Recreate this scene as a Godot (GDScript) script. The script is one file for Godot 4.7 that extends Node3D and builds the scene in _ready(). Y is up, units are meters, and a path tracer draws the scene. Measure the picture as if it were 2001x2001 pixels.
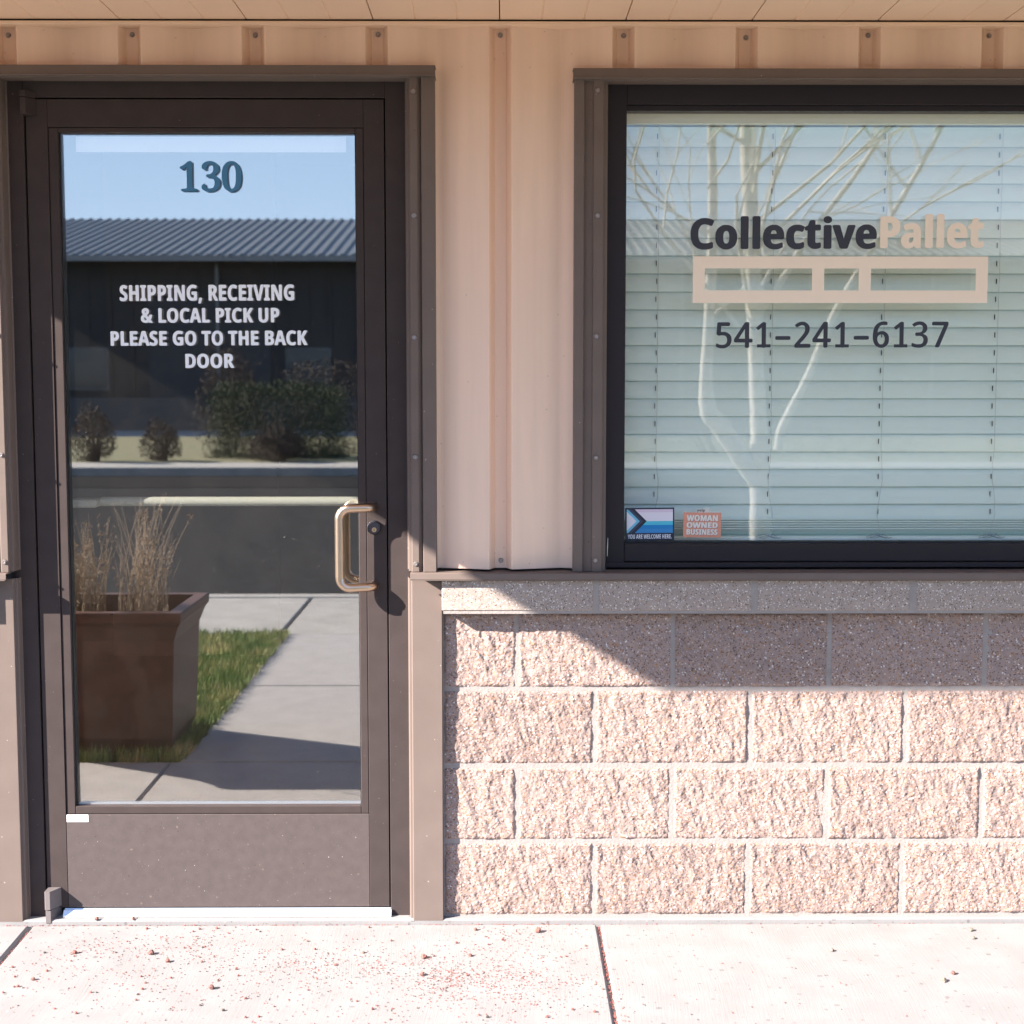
extends Node3D
# A shop front of concrete block and ribbed steel: glazed door on one side, blinded window on the other, sun from the street side.

var rng := RandomNumberGenerator.new()
var M := {}

# ---------------------------------------------------------------- mesh helper
class Builder:
	var v := PackedVector3Array()
	var n := PackedVector3Array()
	var uv := PackedVector2Array()
	func tri(a: Vector3, b: Vector3, c: Vector3) -> void:
		var k := (b - a).cross(c - a).normalized()
		v.append_array([a, c, b])
		n.append_array([k, k, k])
	func tri_smooth(a: Vector3, b: Vector3, c: Vector3, na: Vector3, nb: Vector3, nc: Vector3) -> void:
		v.append_array([a, c, b])
		n.append_array([na, nc, nb])
	func quad(a: Vector3, b: Vector3, c: Vector3, d: Vector3) -> void:
		tri(a, b, c)
		tri(a, c, d)
	func box(lo: Vector3, hi: Vector3, bevel := 0.0) -> void:
		if bevel <= 0.0:
			quad(Vector3(lo.x, lo.y, hi.z), Vector3(hi.x, lo.y, hi.z), Vector3(hi.x, hi.y, hi.z), Vector3(lo.x, hi.y, hi.z))
			quad(Vector3(hi.x, lo.y, lo.z), Vector3(lo.x, lo.y, lo.z), Vector3(lo.x, hi.y, lo.z), Vector3(hi.x, hi.y, lo.z))
			quad(Vector3(lo.x, lo.y, lo.z), Vector3(lo.x, lo.y, hi.z), Vector3(lo.x, hi.y, hi.z), Vector3(lo.x, hi.y, lo.z))
			quad(Vector3(hi.x, lo.y, hi.z), Vector3(hi.x, lo.y, lo.z), Vector3(hi.x, hi.y, lo.z), Vector3(hi.x, hi.y, hi.z))
			quad(Vector3(lo.x, hi.y, hi.z), Vector3(hi.x, hi.y, hi.z), Vector3(hi.x, hi.y, lo.z), Vector3(lo.x, hi.y, lo.z))
			quad(Vector3(lo.x, lo.y, lo.z), Vector3(hi.x, lo.y, lo.z), Vector3(hi.x, lo.y, hi.z), Vector3(lo.x, lo.y, hi.z))
			return
		var b := minf(bevel, 0.49 * minf(hi.x - lo.x, minf(hi.y - lo.y, hi.z - lo.z)))
		var c := (lo + hi) * 0.5
		var h := (hi - lo) * 0.5
		var axes := [Vector3.RIGHT, Vector3.UP, Vector3.BACK]
		for i in 3:
			for s in [-1.0, 1.0]:
				var a: Vector3 = axes[i] * s
				var p: Vector3 = axes[(i + 1) % 3] * s
				var q: Vector3 = axes[(i + 2) % 3]
				var o: Vector3 = c + a * h[i]
				var pv: Vector3 = p * (h[(i + 1) % 3] - b)
				var qv: Vector3 = q * (h[(i + 2) % 3] - b)
				quad(o - pv - qv, o + pv - qv, o + pv + qv, o - pv + qv)
		for i in 3:
			var j := (i + 1) % 3
			var k := (i + 2) % 3
			for s in [-1.0, 1.0]:
				for t in [-1.0, 1.0]:
					var e: Vector3 = axes[k] * (h[k] - b)
					var p1: Vector3 = c + axes[i] * s * h[i] + axes[j] * t * (h[j] - b)
					var p2: Vector3 = c + axes[i] * s * (h[i] - b) + axes[j] * t * h[j]
					if s * t > 0:
						quad(p1 - e, p2 - e, p2 + e, p1 + e)
					else:
						quad(p2 - e, p1 - e, p1 + e, p2 + e)
		for sx in [-1.0, 1.0]:
			for sy in [-1.0, 1.0]:
				for sz in [-1.0, 1.0]:
					var px: Vector3 = c + Vector3(sx * h.x, sy * (h.y - b), sz * (h.z - b))
					var py: Vector3 = c + Vector3(sx * (h.x - b), sy * h.y, sz * (h.z - b))
					var pz: Vector3 = c + Vector3(sx * (h.x - b), sy * (h.y - b), sz * h.z)
					if sx * sy * sz > 0:
						tri(px, py, pz)
					else:
						tri(px, pz, py)
	# closed outline (counterclockwise seen from +y when axes are z right, x up ...) swept along an axis
	func sweep(outline: PackedVector2Array, axis: int, from: float, to: float) -> void:
		var p := outline
		if not Geometry2D.is_polygon_clockwise(p):
			p = p.duplicate()
			p.reverse()
		var at := func(q: Vector2, t: float) -> Vector3:
			return Vector3(q.x, t, q.y) if axis == 1 else Vector3(t, q.y, q.x)
		for i in p.size():
			var a := p[i]
			var b := p[(i + 1) % p.size()]
			quad(at.call(a, from), at.call(a, to), at.call(b, to), at.call(b, from)) if axis == 1 else quad(at.call(a, from), at.call(b, from), at.call(b, to), at.call(a, to))
		var idx := Geometry2D.triangulate_polygon(p)
		for k in range(0, idx.size(), 3):
			var a: Vector3 = at.call(p[idx[k]], to)
			var b: Vector3 = at.call(p[idx[k + 1]], to)
			var c: Vector3 = at.call(p[idx[k + 2]], to)
			var a2: Vector3 = at.call(p[idx[k]], from)
			var b2: Vector3 = at.call(p[idx[k + 1]], from)
			var c2: Vector3 = at.call(p[idx[k + 2]], from)
			var up := Vector3.UP if axis == 1 else Vector3.RIGHT
			if (b - a).cross(c - a).dot(up) > 0:
				tri(a, b, c)
				tri(a2, c2, b2)
			else:
				tri(a, c, b)
				tri(a2, b2, c2)
	func tube(points: Array, radii: Array, sides := 8, cap := true) -> void:
		var rings := []
		var side := Vector3.ZERO
		for i in points.size():
			var p: Vector3 = points[i]
			var d: Vector3 = (points[mini(i + 1, points.size() - 1)] - points[maxi(i - 1, 0)]).normalized()
			if side == Vector3.ZERO:
				side = d.cross(Vector3.UP if absf(d.y) < 0.9 else Vector3.RIGHT).normalized()
			side = (side - d * side.dot(d)).normalized()
			var up := d.cross(side).normalized()
			var ring := []
			for k in sides:
				var a := TAU * k / sides
				var r := side * cos(a) + up * sin(a)
				ring.append([p + r * radii[i], r])
			rings.append(ring)
		for i in rings.size() - 1:
			for k in sides:
				var a: Array = rings[i][k]
				var b: Array = rings[i][(k + 1) % sides]
				var c: Array = rings[i + 1][(k + 1) % sides]
				var d: Array = rings[i + 1][k]
				tri_smooth(a[0], b[0], c[0], a[1], b[1], c[1])
				tri_smooth(a[0], c[0], d[0], a[1], c[1], d[1])
		if cap:
			for e in [0, rings.size() - 1]:
				for k in range(1, sides - 1):
					if e == 0:
						tri(rings[e][0][0], rings[e][k + 1][0], rings[e][k][0])
					else:
						tri(rings[e][0][0], rings[e][k][0], rings[e][k + 1][0])
	func mesh() -> ArrayMesh:
		var arrays := []
		arrays.resize(Mesh.ARRAY_MAX)
		arrays[Mesh.ARRAY_VERTEX] = v
		arrays[Mesh.ARRAY_NORMAL] = n
		if uv.size() == v.size():
			arrays[Mesh.ARRAY_TEX_UV] = uv
		var m := ArrayMesh.new()
		m.add_surface_from_arrays(Mesh.PRIMITIVE_TRIANGLES, arrays)
		return m

# ---------------------------------------------------------------- node helpers
func put(called: String, mesh: Mesh, material: Material, parent: Node3D = self, at := Vector3.ZERO) -> MeshInstance3D:
	var o := MeshInstance3D.new()
	o.name = called
	o.mesh = mesh
	o.material_override = material
	o.position = at
	parent.add_child(o, true)
	return o

func put_box(called: String, lo: Vector3, hi: Vector3, bevel: float, material: Material, parent: Node3D = self) -> MeshInstance3D:
	var b := Builder.new()
	var base := parent.position if parent != self else Vector3.ZERO
	if parent != self and parent.get_parent() != self:
		base += (parent.get_parent() as Node3D).position
	b.box(lo - base, hi - base, bevel)
	return put(called, b.mesh(), material, parent)

func tag(o: Node3D, label: String, category: String, group := "") -> Node3D:
	o.set_meta("label", label)
	o.set_meta("category", category)
	if group:
		o.set_meta("group", group)
	return o

func thing(called: String, label: String, category: String, at := Vector3.ZERO, group := "") -> Node3D:
	var o := Node3D.new()
	o.name = called
	o.position = at
	add_child(o, true)
	return tag(o, label, category, group)

func structure(o: Node3D) -> Node3D:
	o.set_meta("kind", "structure")
	return o

func setting(called: String) -> Node3D:
	var o := Node3D.new()
	o.name = called
	add_child(o, true)
	return structure(o)

# ---------------------------------------------------------------- materials
func lin(r: float, g: float, b: float, a := 1.0) -> Color:
	var c := Color(r, g, b).linear_to_srgb()
	c.a = a
	return c

func paint(r: float, g: float, b: float, rough := 0.6, metal := 0.0, spec := 0.5) -> StandardMaterial3D:
	var m := StandardMaterial3D.new()
	m.albedo_color = lin(r, g, b)
	m.roughness = rough
	m.metallic = metal
	m.metallic_specular = spec
	return m

func noise_image(size: int, seed_: int, freq: float, octaves := 4, type := FastNoiseLite.TYPE_SIMPLEX_SMOOTH) -> Image:
	var f := FastNoiseLite.new()
	f.seed = seed_
	f.noise_type = type
	f.frequency = freq
	f.fractal_octaves = octaves
	return f.get_seamless_image(size, size)

# a colour texture: mottled base plus scattered grains of given colours (linear)
func grain_texture(size: int, seed_: int, base: Color, mottle: float, mottle_freq: float, fine: float, grains: Array) -> ImageTexture:
	var r := RandomNumberGenerator.new()
	r.seed = seed_
	var n1 := noise_image(size, seed_, mottle_freq, 4).get_data()
	var n2 := noise_image(size, seed_ + 7, 0.22, 3).get_data()
	var im := Image.create(size, size, false, Image.FORMAT_RGB8)
	for y in size:
		for x in size:
			var k := y * size + x
			var t := 1.0 + mottle * (n1[k] / 127.5 - 1.0) + fine * (n2[k] / 127.5 - 1.0)
			im.set_pixel(x, y, Color(clampf(base.r * t, 0, 1), clampf(base.g * t, 0, 1), clampf(base.b * t, 0, 1)).linear_to_srgb())
	for g in grains:
		var c: Color = g[0]
		for i in int(g[1]):
			var cx := r.randi() % size
			var cy := r.randi() % size
			var rad: float = r.randf_range(g[2], g[3])
			var k := r.randf_range(0.75, 1.2)
			var col := Color(minf(c.r * k, 1), minf(c.g * k, 1), minf(c.b * k, 1)).linear_to_srgb()
			var stretch := r.randf_range(0.6, 1.4)
			var w := int(ceil(rad))
			for dy in range(-w, w + 1):
				for dx in range(-w, w + 1):
					if dx * dx * stretch + dy * dy / stretch <= rad * rad:
						im.set_pixel(posmod(cx + dx, size), posmod(cy + dy, size), col)
	return ImageTexture.create_from_image(im)

# paint with faint drips down the sheet and a few flecks of dirt
func streak_texture(size: int, seed_: int, base: Color, amount: float, flecks: int, fleck: Color) -> ImageTexture:
	var f := FastNoiseLite.new()
	f.seed = seed_
	f.frequency = 0.05
	f.fractal_octaves = 4
	var r := RandomNumberGenerator.new()
	r.seed = seed_
	var im := Image.create(size, size, false, Image.FORMAT_RGB8)
	for y in size:
		for x in size:
			var a := TAU * x / size
			var t := 1.0 + amount * f.get_noise_3d(cos(a) * 90.0, sin(a) * 90.0, 6.0 * sin(TAU * y / size)) * 1.6
			im.set_pixel(x, y, Color(minf(base.r * t, 1), minf(base.g * t, 1), minf(base.b * t, 1)).linear_to_srgb())
	for k in flecks:
		im.set_pixel(r.randi() % size, r.randi() % size, fleck.linear_to_srgb())
	return ImageTexture.create_from_image(im)

func gray_texture(size: int, seed_: int, freq: float, octaves := 4) -> ImageTexture:
	return ImageTexture.create_from_image(noise_image(size, seed_, freq, octaves))

func textured(tex: Texture2D, per_metre: float, rough := 0.8, bump: Texture2D = null, bump_cm := 0.0, spec := 0.5) -> StandardMaterial3D:
	var m := StandardMaterial3D.new()
	m.albedo_texture = tex
	m.roughness = rough
	m.metallic_specular = spec
	m.uv1_triplanar = true
	m.uv1_world_triplanar = true
	m.uv1_triplanar_sharpness = 6.0
	m.uv1_scale = Vector3.ONE * per_metre
	if bump:
		m.heightmap_enabled = true
		m.heightmap_texture = bump
		m.heightmap_scale = bump_cm
	return m

func make_materials() -> void:
	# split-face and ground-face block, mortar
	var stone_bump := gray_texture(512, 31, 0.09, 5)
	M.split = textured(grain_texture(1024, 11, Color(0.318, 0.236, 0.208), 0.12, 0.012, 0.22, [
		[Color(0.19, 0.115, 0.088), 3400, 1.8, 4.6], [Color(0.34, 0.20, 0.13), 3000, 1.8, 4.8], [Color(0.15, 0.105, 0.095), 700, 1.6, 3.8], [Color(0.43, 0.36, 0.33), 1900, 1.8, 4.4], [Color(0.62, 0.57, 0.54), 560, 1.8, 4.6]]), 1.9, 0.95, stone_bump, 0.12, 0.2)
	M.cap = textured(grain_texture(1024, 12, Color(0.35, 0.282, 0.245), 0.10, 0.01, 0.25, [
		[Color(0.17, 0.125, 0.10), 3000, 1.5, 3.6], [Color(0.46, 0.31, 0.21), 1500, 1.5, 3.4], [Color(0.60, 0.54, 0.49), 3000, 1.5, 3.8], [Color(0.74, 0.70, 0.67), 800, 1.5, 3.2]]), 1.9, 0.95, stone_bump, 0.05, 0.2)
	M.mortar = textured(grain_texture(512, 13, Color(0.305, 0.262, 0.240), 0.1, 0.02, 0.12, [[Color(0.2, 0.16, 0.14), 500, 0.7, 1.4]]), 2.3, 0.95, stone_bump, 0.08)
	# pavement
	var conc_bump := gray_texture(512, 42, 0.15, 4)
	var bf := FastNoiseLite.new()
	bf.seed = 44
	bf.frequency = 0.35
	bf.fractal_octaves = 3
	var broom_im := Image.create(1024, 1024, false, Image.FORMAT_L8)
	for y in 1024:
		for x in 1024:
			var v := 0.5 + 0.55 * bf.get_noise_2d(x * 1.0 + 6.0 * sin(y * 0.012), y * 0.018)
			broom_im.set_pixel(x, y, Color(v, v, v))
	var broom := ImageTexture.create_from_image(broom_im)
	M.concrete = textured(grain_texture(1024, 14, Color(0.255, 0.241, 0.234), 0.09, 0.006, 0.06, [
		[Color(0.17, 0.15, 0.145), 600, 0.7, 1.6], [Color(0.215, 0.195, 0.19), 220, 2.0, 6.0], [Color(0.29, 0.285, 0.285), 300, 1.0, 3.0]]), 0.9, 0.93, broom, 0.045)
	M.concrete_old = textured(grain_texture(512, 15, Color(0.25, 0.238, 0.22), 0.15, 0.012, 0.1, [[Color(0.15, 0.13, 0.11), 700, 0.8, 2.0]]), 0.6, 0.93, conc_bump, 0.08)
	M.asphalt = textured(grain_texture(512, 16, Color(0.024, 0.0245, 0.026), 0.18, 0.012, 0.2, [[Color(0.075, 0.075, 0.075), 2500, 0.6, 1.3]]), 0.7, 0.95, null, 0.0, 0.1)
	M.dark_asphalt = textured(grain_texture(512, 17, Color(0.018, 0.018, 0.019), 0.15, 0.012, 0.2, [[Color(0.04, 0.04, 0.04), 900, 0.6, 1.3]]), 0.7, 0.95, null, 0.0, 0.1)
	M.soil = textured(grain_texture(512, 18, Color(0.05, 0.032, 0.022), 0.3, 0.02, 0.4, []), 1.5, 0.95, conc_bump, 0.5)
	M.turf = textured(grain_texture(512, 19, Color(0.17, 0.17, 0.07), 0.35, 0.02, 0.4, [[Color(0.2, 0.17, 0.08), 2500, 0.7, 1.6]]), 0.8, 0.95)
	M.dry_turf = textured(grain_texture(512, 20, Color(0.105, 0.10, 0.042), 0.5, 0.02, 0.5, [[Color(0.06, 0.075, 0.025), 2600, 1.0, 4.5], [Color(0.17, 0.145, 0.075), 1500, 1.0, 4.0]]), 0.3, 0.95)
	# sheet steel
	var wave := gray_texture(512, 51, 0.008, 2)
	M.siding = textured(streak_texture(512, 21, Color(0.86, 0.605, 0.455), 0.045, 70, Color(0.50, 0.36, 0.28)), 0.8, 0.42, wave, 0.4)
	M.soffit = textured(grain_texture(512, 22, Color(0.88, 0.61, 0.435), 0.03, 0.01, 0.02, []), 0.8, 0.5, wave, 0.25)
	M.trim = textured(grain_texture(1024, 23, Color(0.165, 0.125, 0.107), 0.06, 0.008, 0.03, [[Color(0.36, 0.32, 0.29), 90, 0.7, 1.5], [Color(0.12, 0.09, 0.08), 60, 0.7, 1.8]]), 0.9, 0.5, wave, 0.1, 0.25)
	M.bronze = textured(grain_texture(1024, 24, Color(0.058, 0.044, 0.041), 0.10, 0.01, 0.08, [[Color(0.22, 0.19, 0.18), 110, 0.6, 1.3]]), 1.1, 0.5, null, 0.0, 0.22)
	M.kick = textured(grain_texture(1024, 25, Color(0.094, 0.074, 0.070), 0.09, 0.02, 0.10, [[Color(0.15, 0.13, 0.125), 900, 0.6, 1.4], [Color(0.36, 0.34, 0.33), 150, 0.6, 1.5], [Color(0.125, 0.095, 0.085), 90, 1.5, 4.5], [Color(0.06, 0.048, 0.047), 120, 0.8, 2.4]]), 1.3, 0.55, null, 0.0, 0.22)
	M.dark_frame = paint(0.034, 0.028, 0.031, 0.45, 0.0, 0.25)
	M.gasket = paint(0.012, 0.012, 0.013, 0.6)
	M.aluminium = paint(0.78, 0.78, 0.78, 0.38, 0.85)
	M.screw = paint(0.34, 0.29, 0.27, 0.4, 0.6)
	M.washer = paint(0.10, 0.09, 0.085, 0.7)
	M.handle = paint(0.58, 0.43, 0.325, 0.30, 1.0)
	M.brass = paint(0.75, 0.52, 0.30, 0.3, 1.0)
	M.lock = paint(0.05, 0.045, 0.05, 0.35, 0.3)
	M.white_label = paint(0.75, 0.74, 0.72, 0.6)
	M.black = paint(0.004, 0.004, 0.004, 0.6)
	M.bar = paint(0.62, 0.62, 0.50, 0.3, 0.0)
	# glass: clear outer sheet, mirror-coated inner sheet
	var clear := StandardMaterial3D.new()
	clear.transparency = BaseMaterial3D.TRANSPARENCY_ALPHA
	clear.albedo_color = Color(1, 1, 1, 0.0)
	clear.roughness = 0.0
	M.clear = clear
	M.door_coat = coat(0.43)
	M.window_coat = coat(0.10)
	# window fittings
	M.slat = paint(0.82, 0.92, 0.82, 0.5)  # pale blind; green cast of light through the glass put into its colour
	M.cord = paint(0.62, 0.66, 0.60, 0.8)
	M.vinyl_dark = paint(0.030, 0.028, 0.038, 0.45)
	M.vinyl_cream = paint(0.93, 0.76, 0.60, 0.6, 0.0, 0.2)
	M.vinyl_white = paint(0.90, 0.90, 0.91, 0.6, 0.0, 0.2)
	M.vinyl_teal = paint(0.05, 0.19, 0.34, 0.5)
	M.interior = paint(0.30, 0.25, 0.20, 0.9)
	M.carpet = paint(0.06, 0.055, 0.05, 0.95)

func coat(amount: float) -> StandardMaterial3D:
	var im := Image.create(4, 4, false, Image.FORMAT_RGBA8)
	im.fill(Color(1.0, 0.98, 0.94, 1.0))
	var m := StandardMaterial3D.new()
	m.albedo_texture = ImageTexture.create_from_image(im)
	m.albedo_color = Color(1, 1, 1, amount)
	m.transparency = BaseMaterial3D.TRANSPARENCY_ALPHA
	m.metallic = 1.0
	m.roughness = 0.0
	return m

# ---------------------------------------------------------------- main
func _ready() -> void:
	rng.seed = 7
	make_view()
	make_materials()
	make_ground()
	make_shell()
	make_block_walls()
	make_siding()
	make_soffit()
	make_trims()
	make_door()
	make_window()
	make_blind()
	make_stickers()
	make_street()
	make_planter()
	make_trees()
	make_debris()

func make_view() -> void:
	var cam := Camera3D.new()
	cam.name = "camera"
	cam.position = Vector3(0, 1.43, 3.85)
	cam.rotation_degrees = Vector3(-5.101, -0.442, 0)
	cam.fov = 37.85
	cam.near = 0.05
	cam.far = 1000.0
	var lens := CameraAttributesPhysical.new()
	lens.frustum_focal_length = 35.0
	lens.frustum_focus_distance = 3.95
	lens.exposure_aperture = 3.8
	lens.frustum_far = 1000.0
	cam.attributes = lens
	add_child(cam)
	cam.current = true
	var sky_mat := ProceduralSkyMaterial.new()
	sky_mat.sky_top_color = lin(0.070, 0.130, 0.265)
	sky_mat.sky_horizon_color = lin(0.235, 0.325, 0.44)
	sky_mat.sky_curve = 0.16
	sky_mat.ground_bottom_color = lin(0.12, 0.11, 0.10)
	sky_mat.ground_horizon_color = lin(0.20, 0.19, 0.18)
	sky_mat.sun_angle_max = 1.0
	var sky := Sky.new()
	sky.sky_material = sky_mat
	var env := Environment.new()
	env.background_mode = Environment.BG_SKY
	env.sky = sky
	env.tonemap_mode = Environment.TONE_MAPPER_LINEAR
	env.tonemap_exposure = 5.7
	env.sdfgi_enabled = true
	env.ssao_enabled = true
	env.ssil_enabled = true
	var we := WorldEnvironment.new()
	we.name = "environment"
	we.environment = env
	add_child(we)
	var sun := DirectionalLight3D.new()
	sun.name = "sun"
	sun.light_energy = 1.20
	sun.light_color = Color(1.0, 0.975, 0.945)
	sun.light_angular_distance = 0.5
	sun.shadow_enabled = true
	add_child(sun)
	sun.look_at_from_position(Vector3.ZERO, Vector3(1.97, -1.22, -1.0), Vector3.UP)

# ---------------------------------------------------------------- ground
func make_ground() -> void:
	var g := put_box("ground", Vector3(-400, -0.6, -400), Vector3(400, -0.22, 400), 0.0, M.dry_turf)
	structure(g)
	var pad := setting("sidewalk")
	# slabs of the pad along the wall, joints left open between them
	var xs := [-4.2, -2.72, -1.233, 0.2575, 1.75, 3.24, 4.73]
	for i in xs.size() - 1:
		put_box("slab", Vector3(xs[i] + 0.0045, -0.12, 0.031), Vector3(xs[i + 1] - 0.0045, 0.0, 1.57), 0.006, M.concrete, pad)
	# walkway from the pad to the public pavement
	put_box("slab", Vector3(-1.205, -0.12, 1.578), Vector3(0.25, 0.0, 2.965), 0.006, M.concrete, pad)
	put_box("slab", Vector3(-1.205 - 0.0, -0.12, 2.973), Vector3(0.25, 0.0, 4.40), 0.006, M.concrete, pad)
	put_box("joint_filler", Vector3(-4.2, -0.14, 0.03), Vector3(4.73, -0.008, 1.6), 0.0, M.mortar, pad)
	put_box("footing", Vector3(-4.2, -0.14, -0.12), Vector3(4.73, 0.0115, 0.0245), 0.004, M.concrete, pad)
	# public pavement and kerb by the street
	var pave := setting("pavement")
	var px := -13.4
	while px < 12.0:
		put_box("slab", Vector3(px + 0.008, -0.14, 4.41), Vector3(px + 1.51, -0.003, 5.80), 0.008, M.concrete_old, pave)
		px += 1.52
	put_box("kerb", Vector3(-40, -0.2, 5.81), Vector3(40, 0.0, 5.98), 0.015, M.concrete_old, pave)
	var road := setting("road")
	put_box("carriageway", Vector3(-90, -0.3, 5.9), Vector3(90, -0.14, 20.3), 0.0, M.asphalt, road)
	put_box("patch", Vector3(-90, -0.138, 17.6), Vector3(90, -0.134, 20.2), 0.0, M.dark_asphalt, road)  # strip of darker asphalt colour along the far kerb
	var far := setting("far_pavement")
	put_box("kerb", Vector3(-90, -0.2, 20.2), Vector3(90, 0.0, 20.36), 0.01, M.concrete_old, far)
	put_box("walk", Vector3(-90, -0.2, 20.38), Vector3(90, 0.0, 21.7), 0.01, M.concrete_old, far)
	var verge := put_box("verge", Vector3(-90, -0.21, 21.72), Vector3(90, 0.0, 33.0), 0.0, M.dry_turf)
	structure(verge)
	var yard := put_box("yard", Vector3(-90, -0.21, 33.02), Vector3(90, -0.01, 60.0), 0.0, M.concrete_old)
	structure(yard)
	# lawn beside the walkway
	var lawn := setting("lawn")
	put_box("soil", Vector3(-13, -0.15, 1.60), Vector3(-1.222, -0.018, 4.395), 0.0, M.turf, lawn)
	put_box("soil", Vector3(0.262, -0.15, 1.60), Vector3(13, -0.018, 4.395), 0.0, M.turf, lawn)
	var blade := Builder.new()
	for k in 3:
		var a := k * 2.1
		var d := Vector3(cos(a), 0, sin(a))
		var s := Vector3(-d.z, 0, d.x) * 0.0026
		var o := d * 0.004
		blade.tri(o - s, o + s, o + d * 0.020 + Vector3(0, 0.052, 0))
	var patch := FastNoiseLite.new()
	patch.seed = 3
	patch.frequency = 4.0
	var bm := blade.mesh()
	var mat := paint(1, 1, 1, 0.8)
	mat.vertex_color_use_as_albedo = true
	var mm := MultiMesh.new()
	mm.transform_format = MultiMesh.TRANSFORM_3D
	mm.use_colors = true
	mm.mesh = bm
	mm.instance_count = 42000
	for i in mm.instance_count:
		var x := -1.196 - pow(rng.randf(), 1.4) * 3.2 if i % 8 else rng.randf_range(0.27, 3.5)
		var z := rng.randf_range(1.59, 4.40)
		var t := Transform3D(Basis.from_euler(Vector3(rng.randf_range(-0.3, 0.3), rng.randf() * TAU, rng.randf_range(-0.3, 0.3))).scaled(Vector3.ONE * rng.randf_range(0.6, 1.35)), Vector3(x, -0.02, z))
		mm.set_instance_transform(i, t)
		var dry := clampf(rng.randf() * 0.7 + 0.9 * patch.get_noise_2d(x, z) + 0.12, 0.0, 1.0)
		mm.set_instance_color(i, Color(0.085, 0.15, 0.03).lerp(Color(0.40, 0.34, 0.17), dry * dry) * rng.randf_range(0.9, 1.8))
	var grass := MultiMeshInstance3D.new()
	grass.name = "grass"
	grass.multimesh = mm
	grass.material_override = mat
	add_child(grass, true)
	tag(grass, "short patchy green grass of the lawn beside the walkway", "grass")
	grass.set_meta("kind", "stuff")

# ---------------------------------------------------------------- the building's shell and the room inside
func make_shell() -> void:
	var core := paint(0.25, 0.22, 0.2, 0.9)
	var s := setting("wall_core")
	var zi := -0.16
	for r in [[-4.2, -1.262, 0.0, 3.2], [-0.232, 0.268, 0.0, 3.2], [1.77, 4.7, 0.0, 3.2]]:
		put_box("pier", Vector3(r[0], r[2], zi), Vector3(r[1], r[3], -0.022), 0.0, core, s)
	put_box("lintel", Vector3(-1.262, 2.19, zi), Vector3(-0.232, 3.2, -0.022), 0.0, core, s)
	put_box("lintel", Vector3(0.268, 2.19, zi), Vector3(1.77, 3.2, -0.022), 0.0, core, s)
	put_box("spandrel", Vector3(0.268, 0.0, zi), Vector3(1.77, 0.905, -0.022), 0.0, core, s)
	var room := setting("room")
	put_box("floor", Vector3(-4.2, -0.1, -5.6), Vector3(4.7, 0.004, -0.14), 0.0, M.carpet, room)
	put_box("ceiling", Vector3(-4.2, 2.75, -5.6), Vector3(4.7, 2.9, zi - 0.002), 0.0, M.interior, room)
	put_box("back_wall", Vector3(-4.2, 0.004, -5.7), Vector3(4.7, 2.75, -5.6), 0.0, M.interior, room)
	put_box("side_wall", Vector3(-4.3, 0.004, -5.6), Vector3(-4.2, 2.75, zi), 0.0, M.interior, room)
	put_box("side_wall", Vector3(4.7, 0.004, -5.6), Vector3(4.8, 2.75, zi), 0.0, M.interior, room)
	put_box("partition", Vector3(0.0, 0.004, -3.4), Vector3(0.1, 2.75, zi - 0.002), 0.0, M.interior, room)
	put_box("partition", Vector3(-2.0, 0.004, -3.9), Vector3(-1.15, 2.75, -3.8), 0.0, paint(0.36, 0.26, 0.17, 0.8), room)

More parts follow.
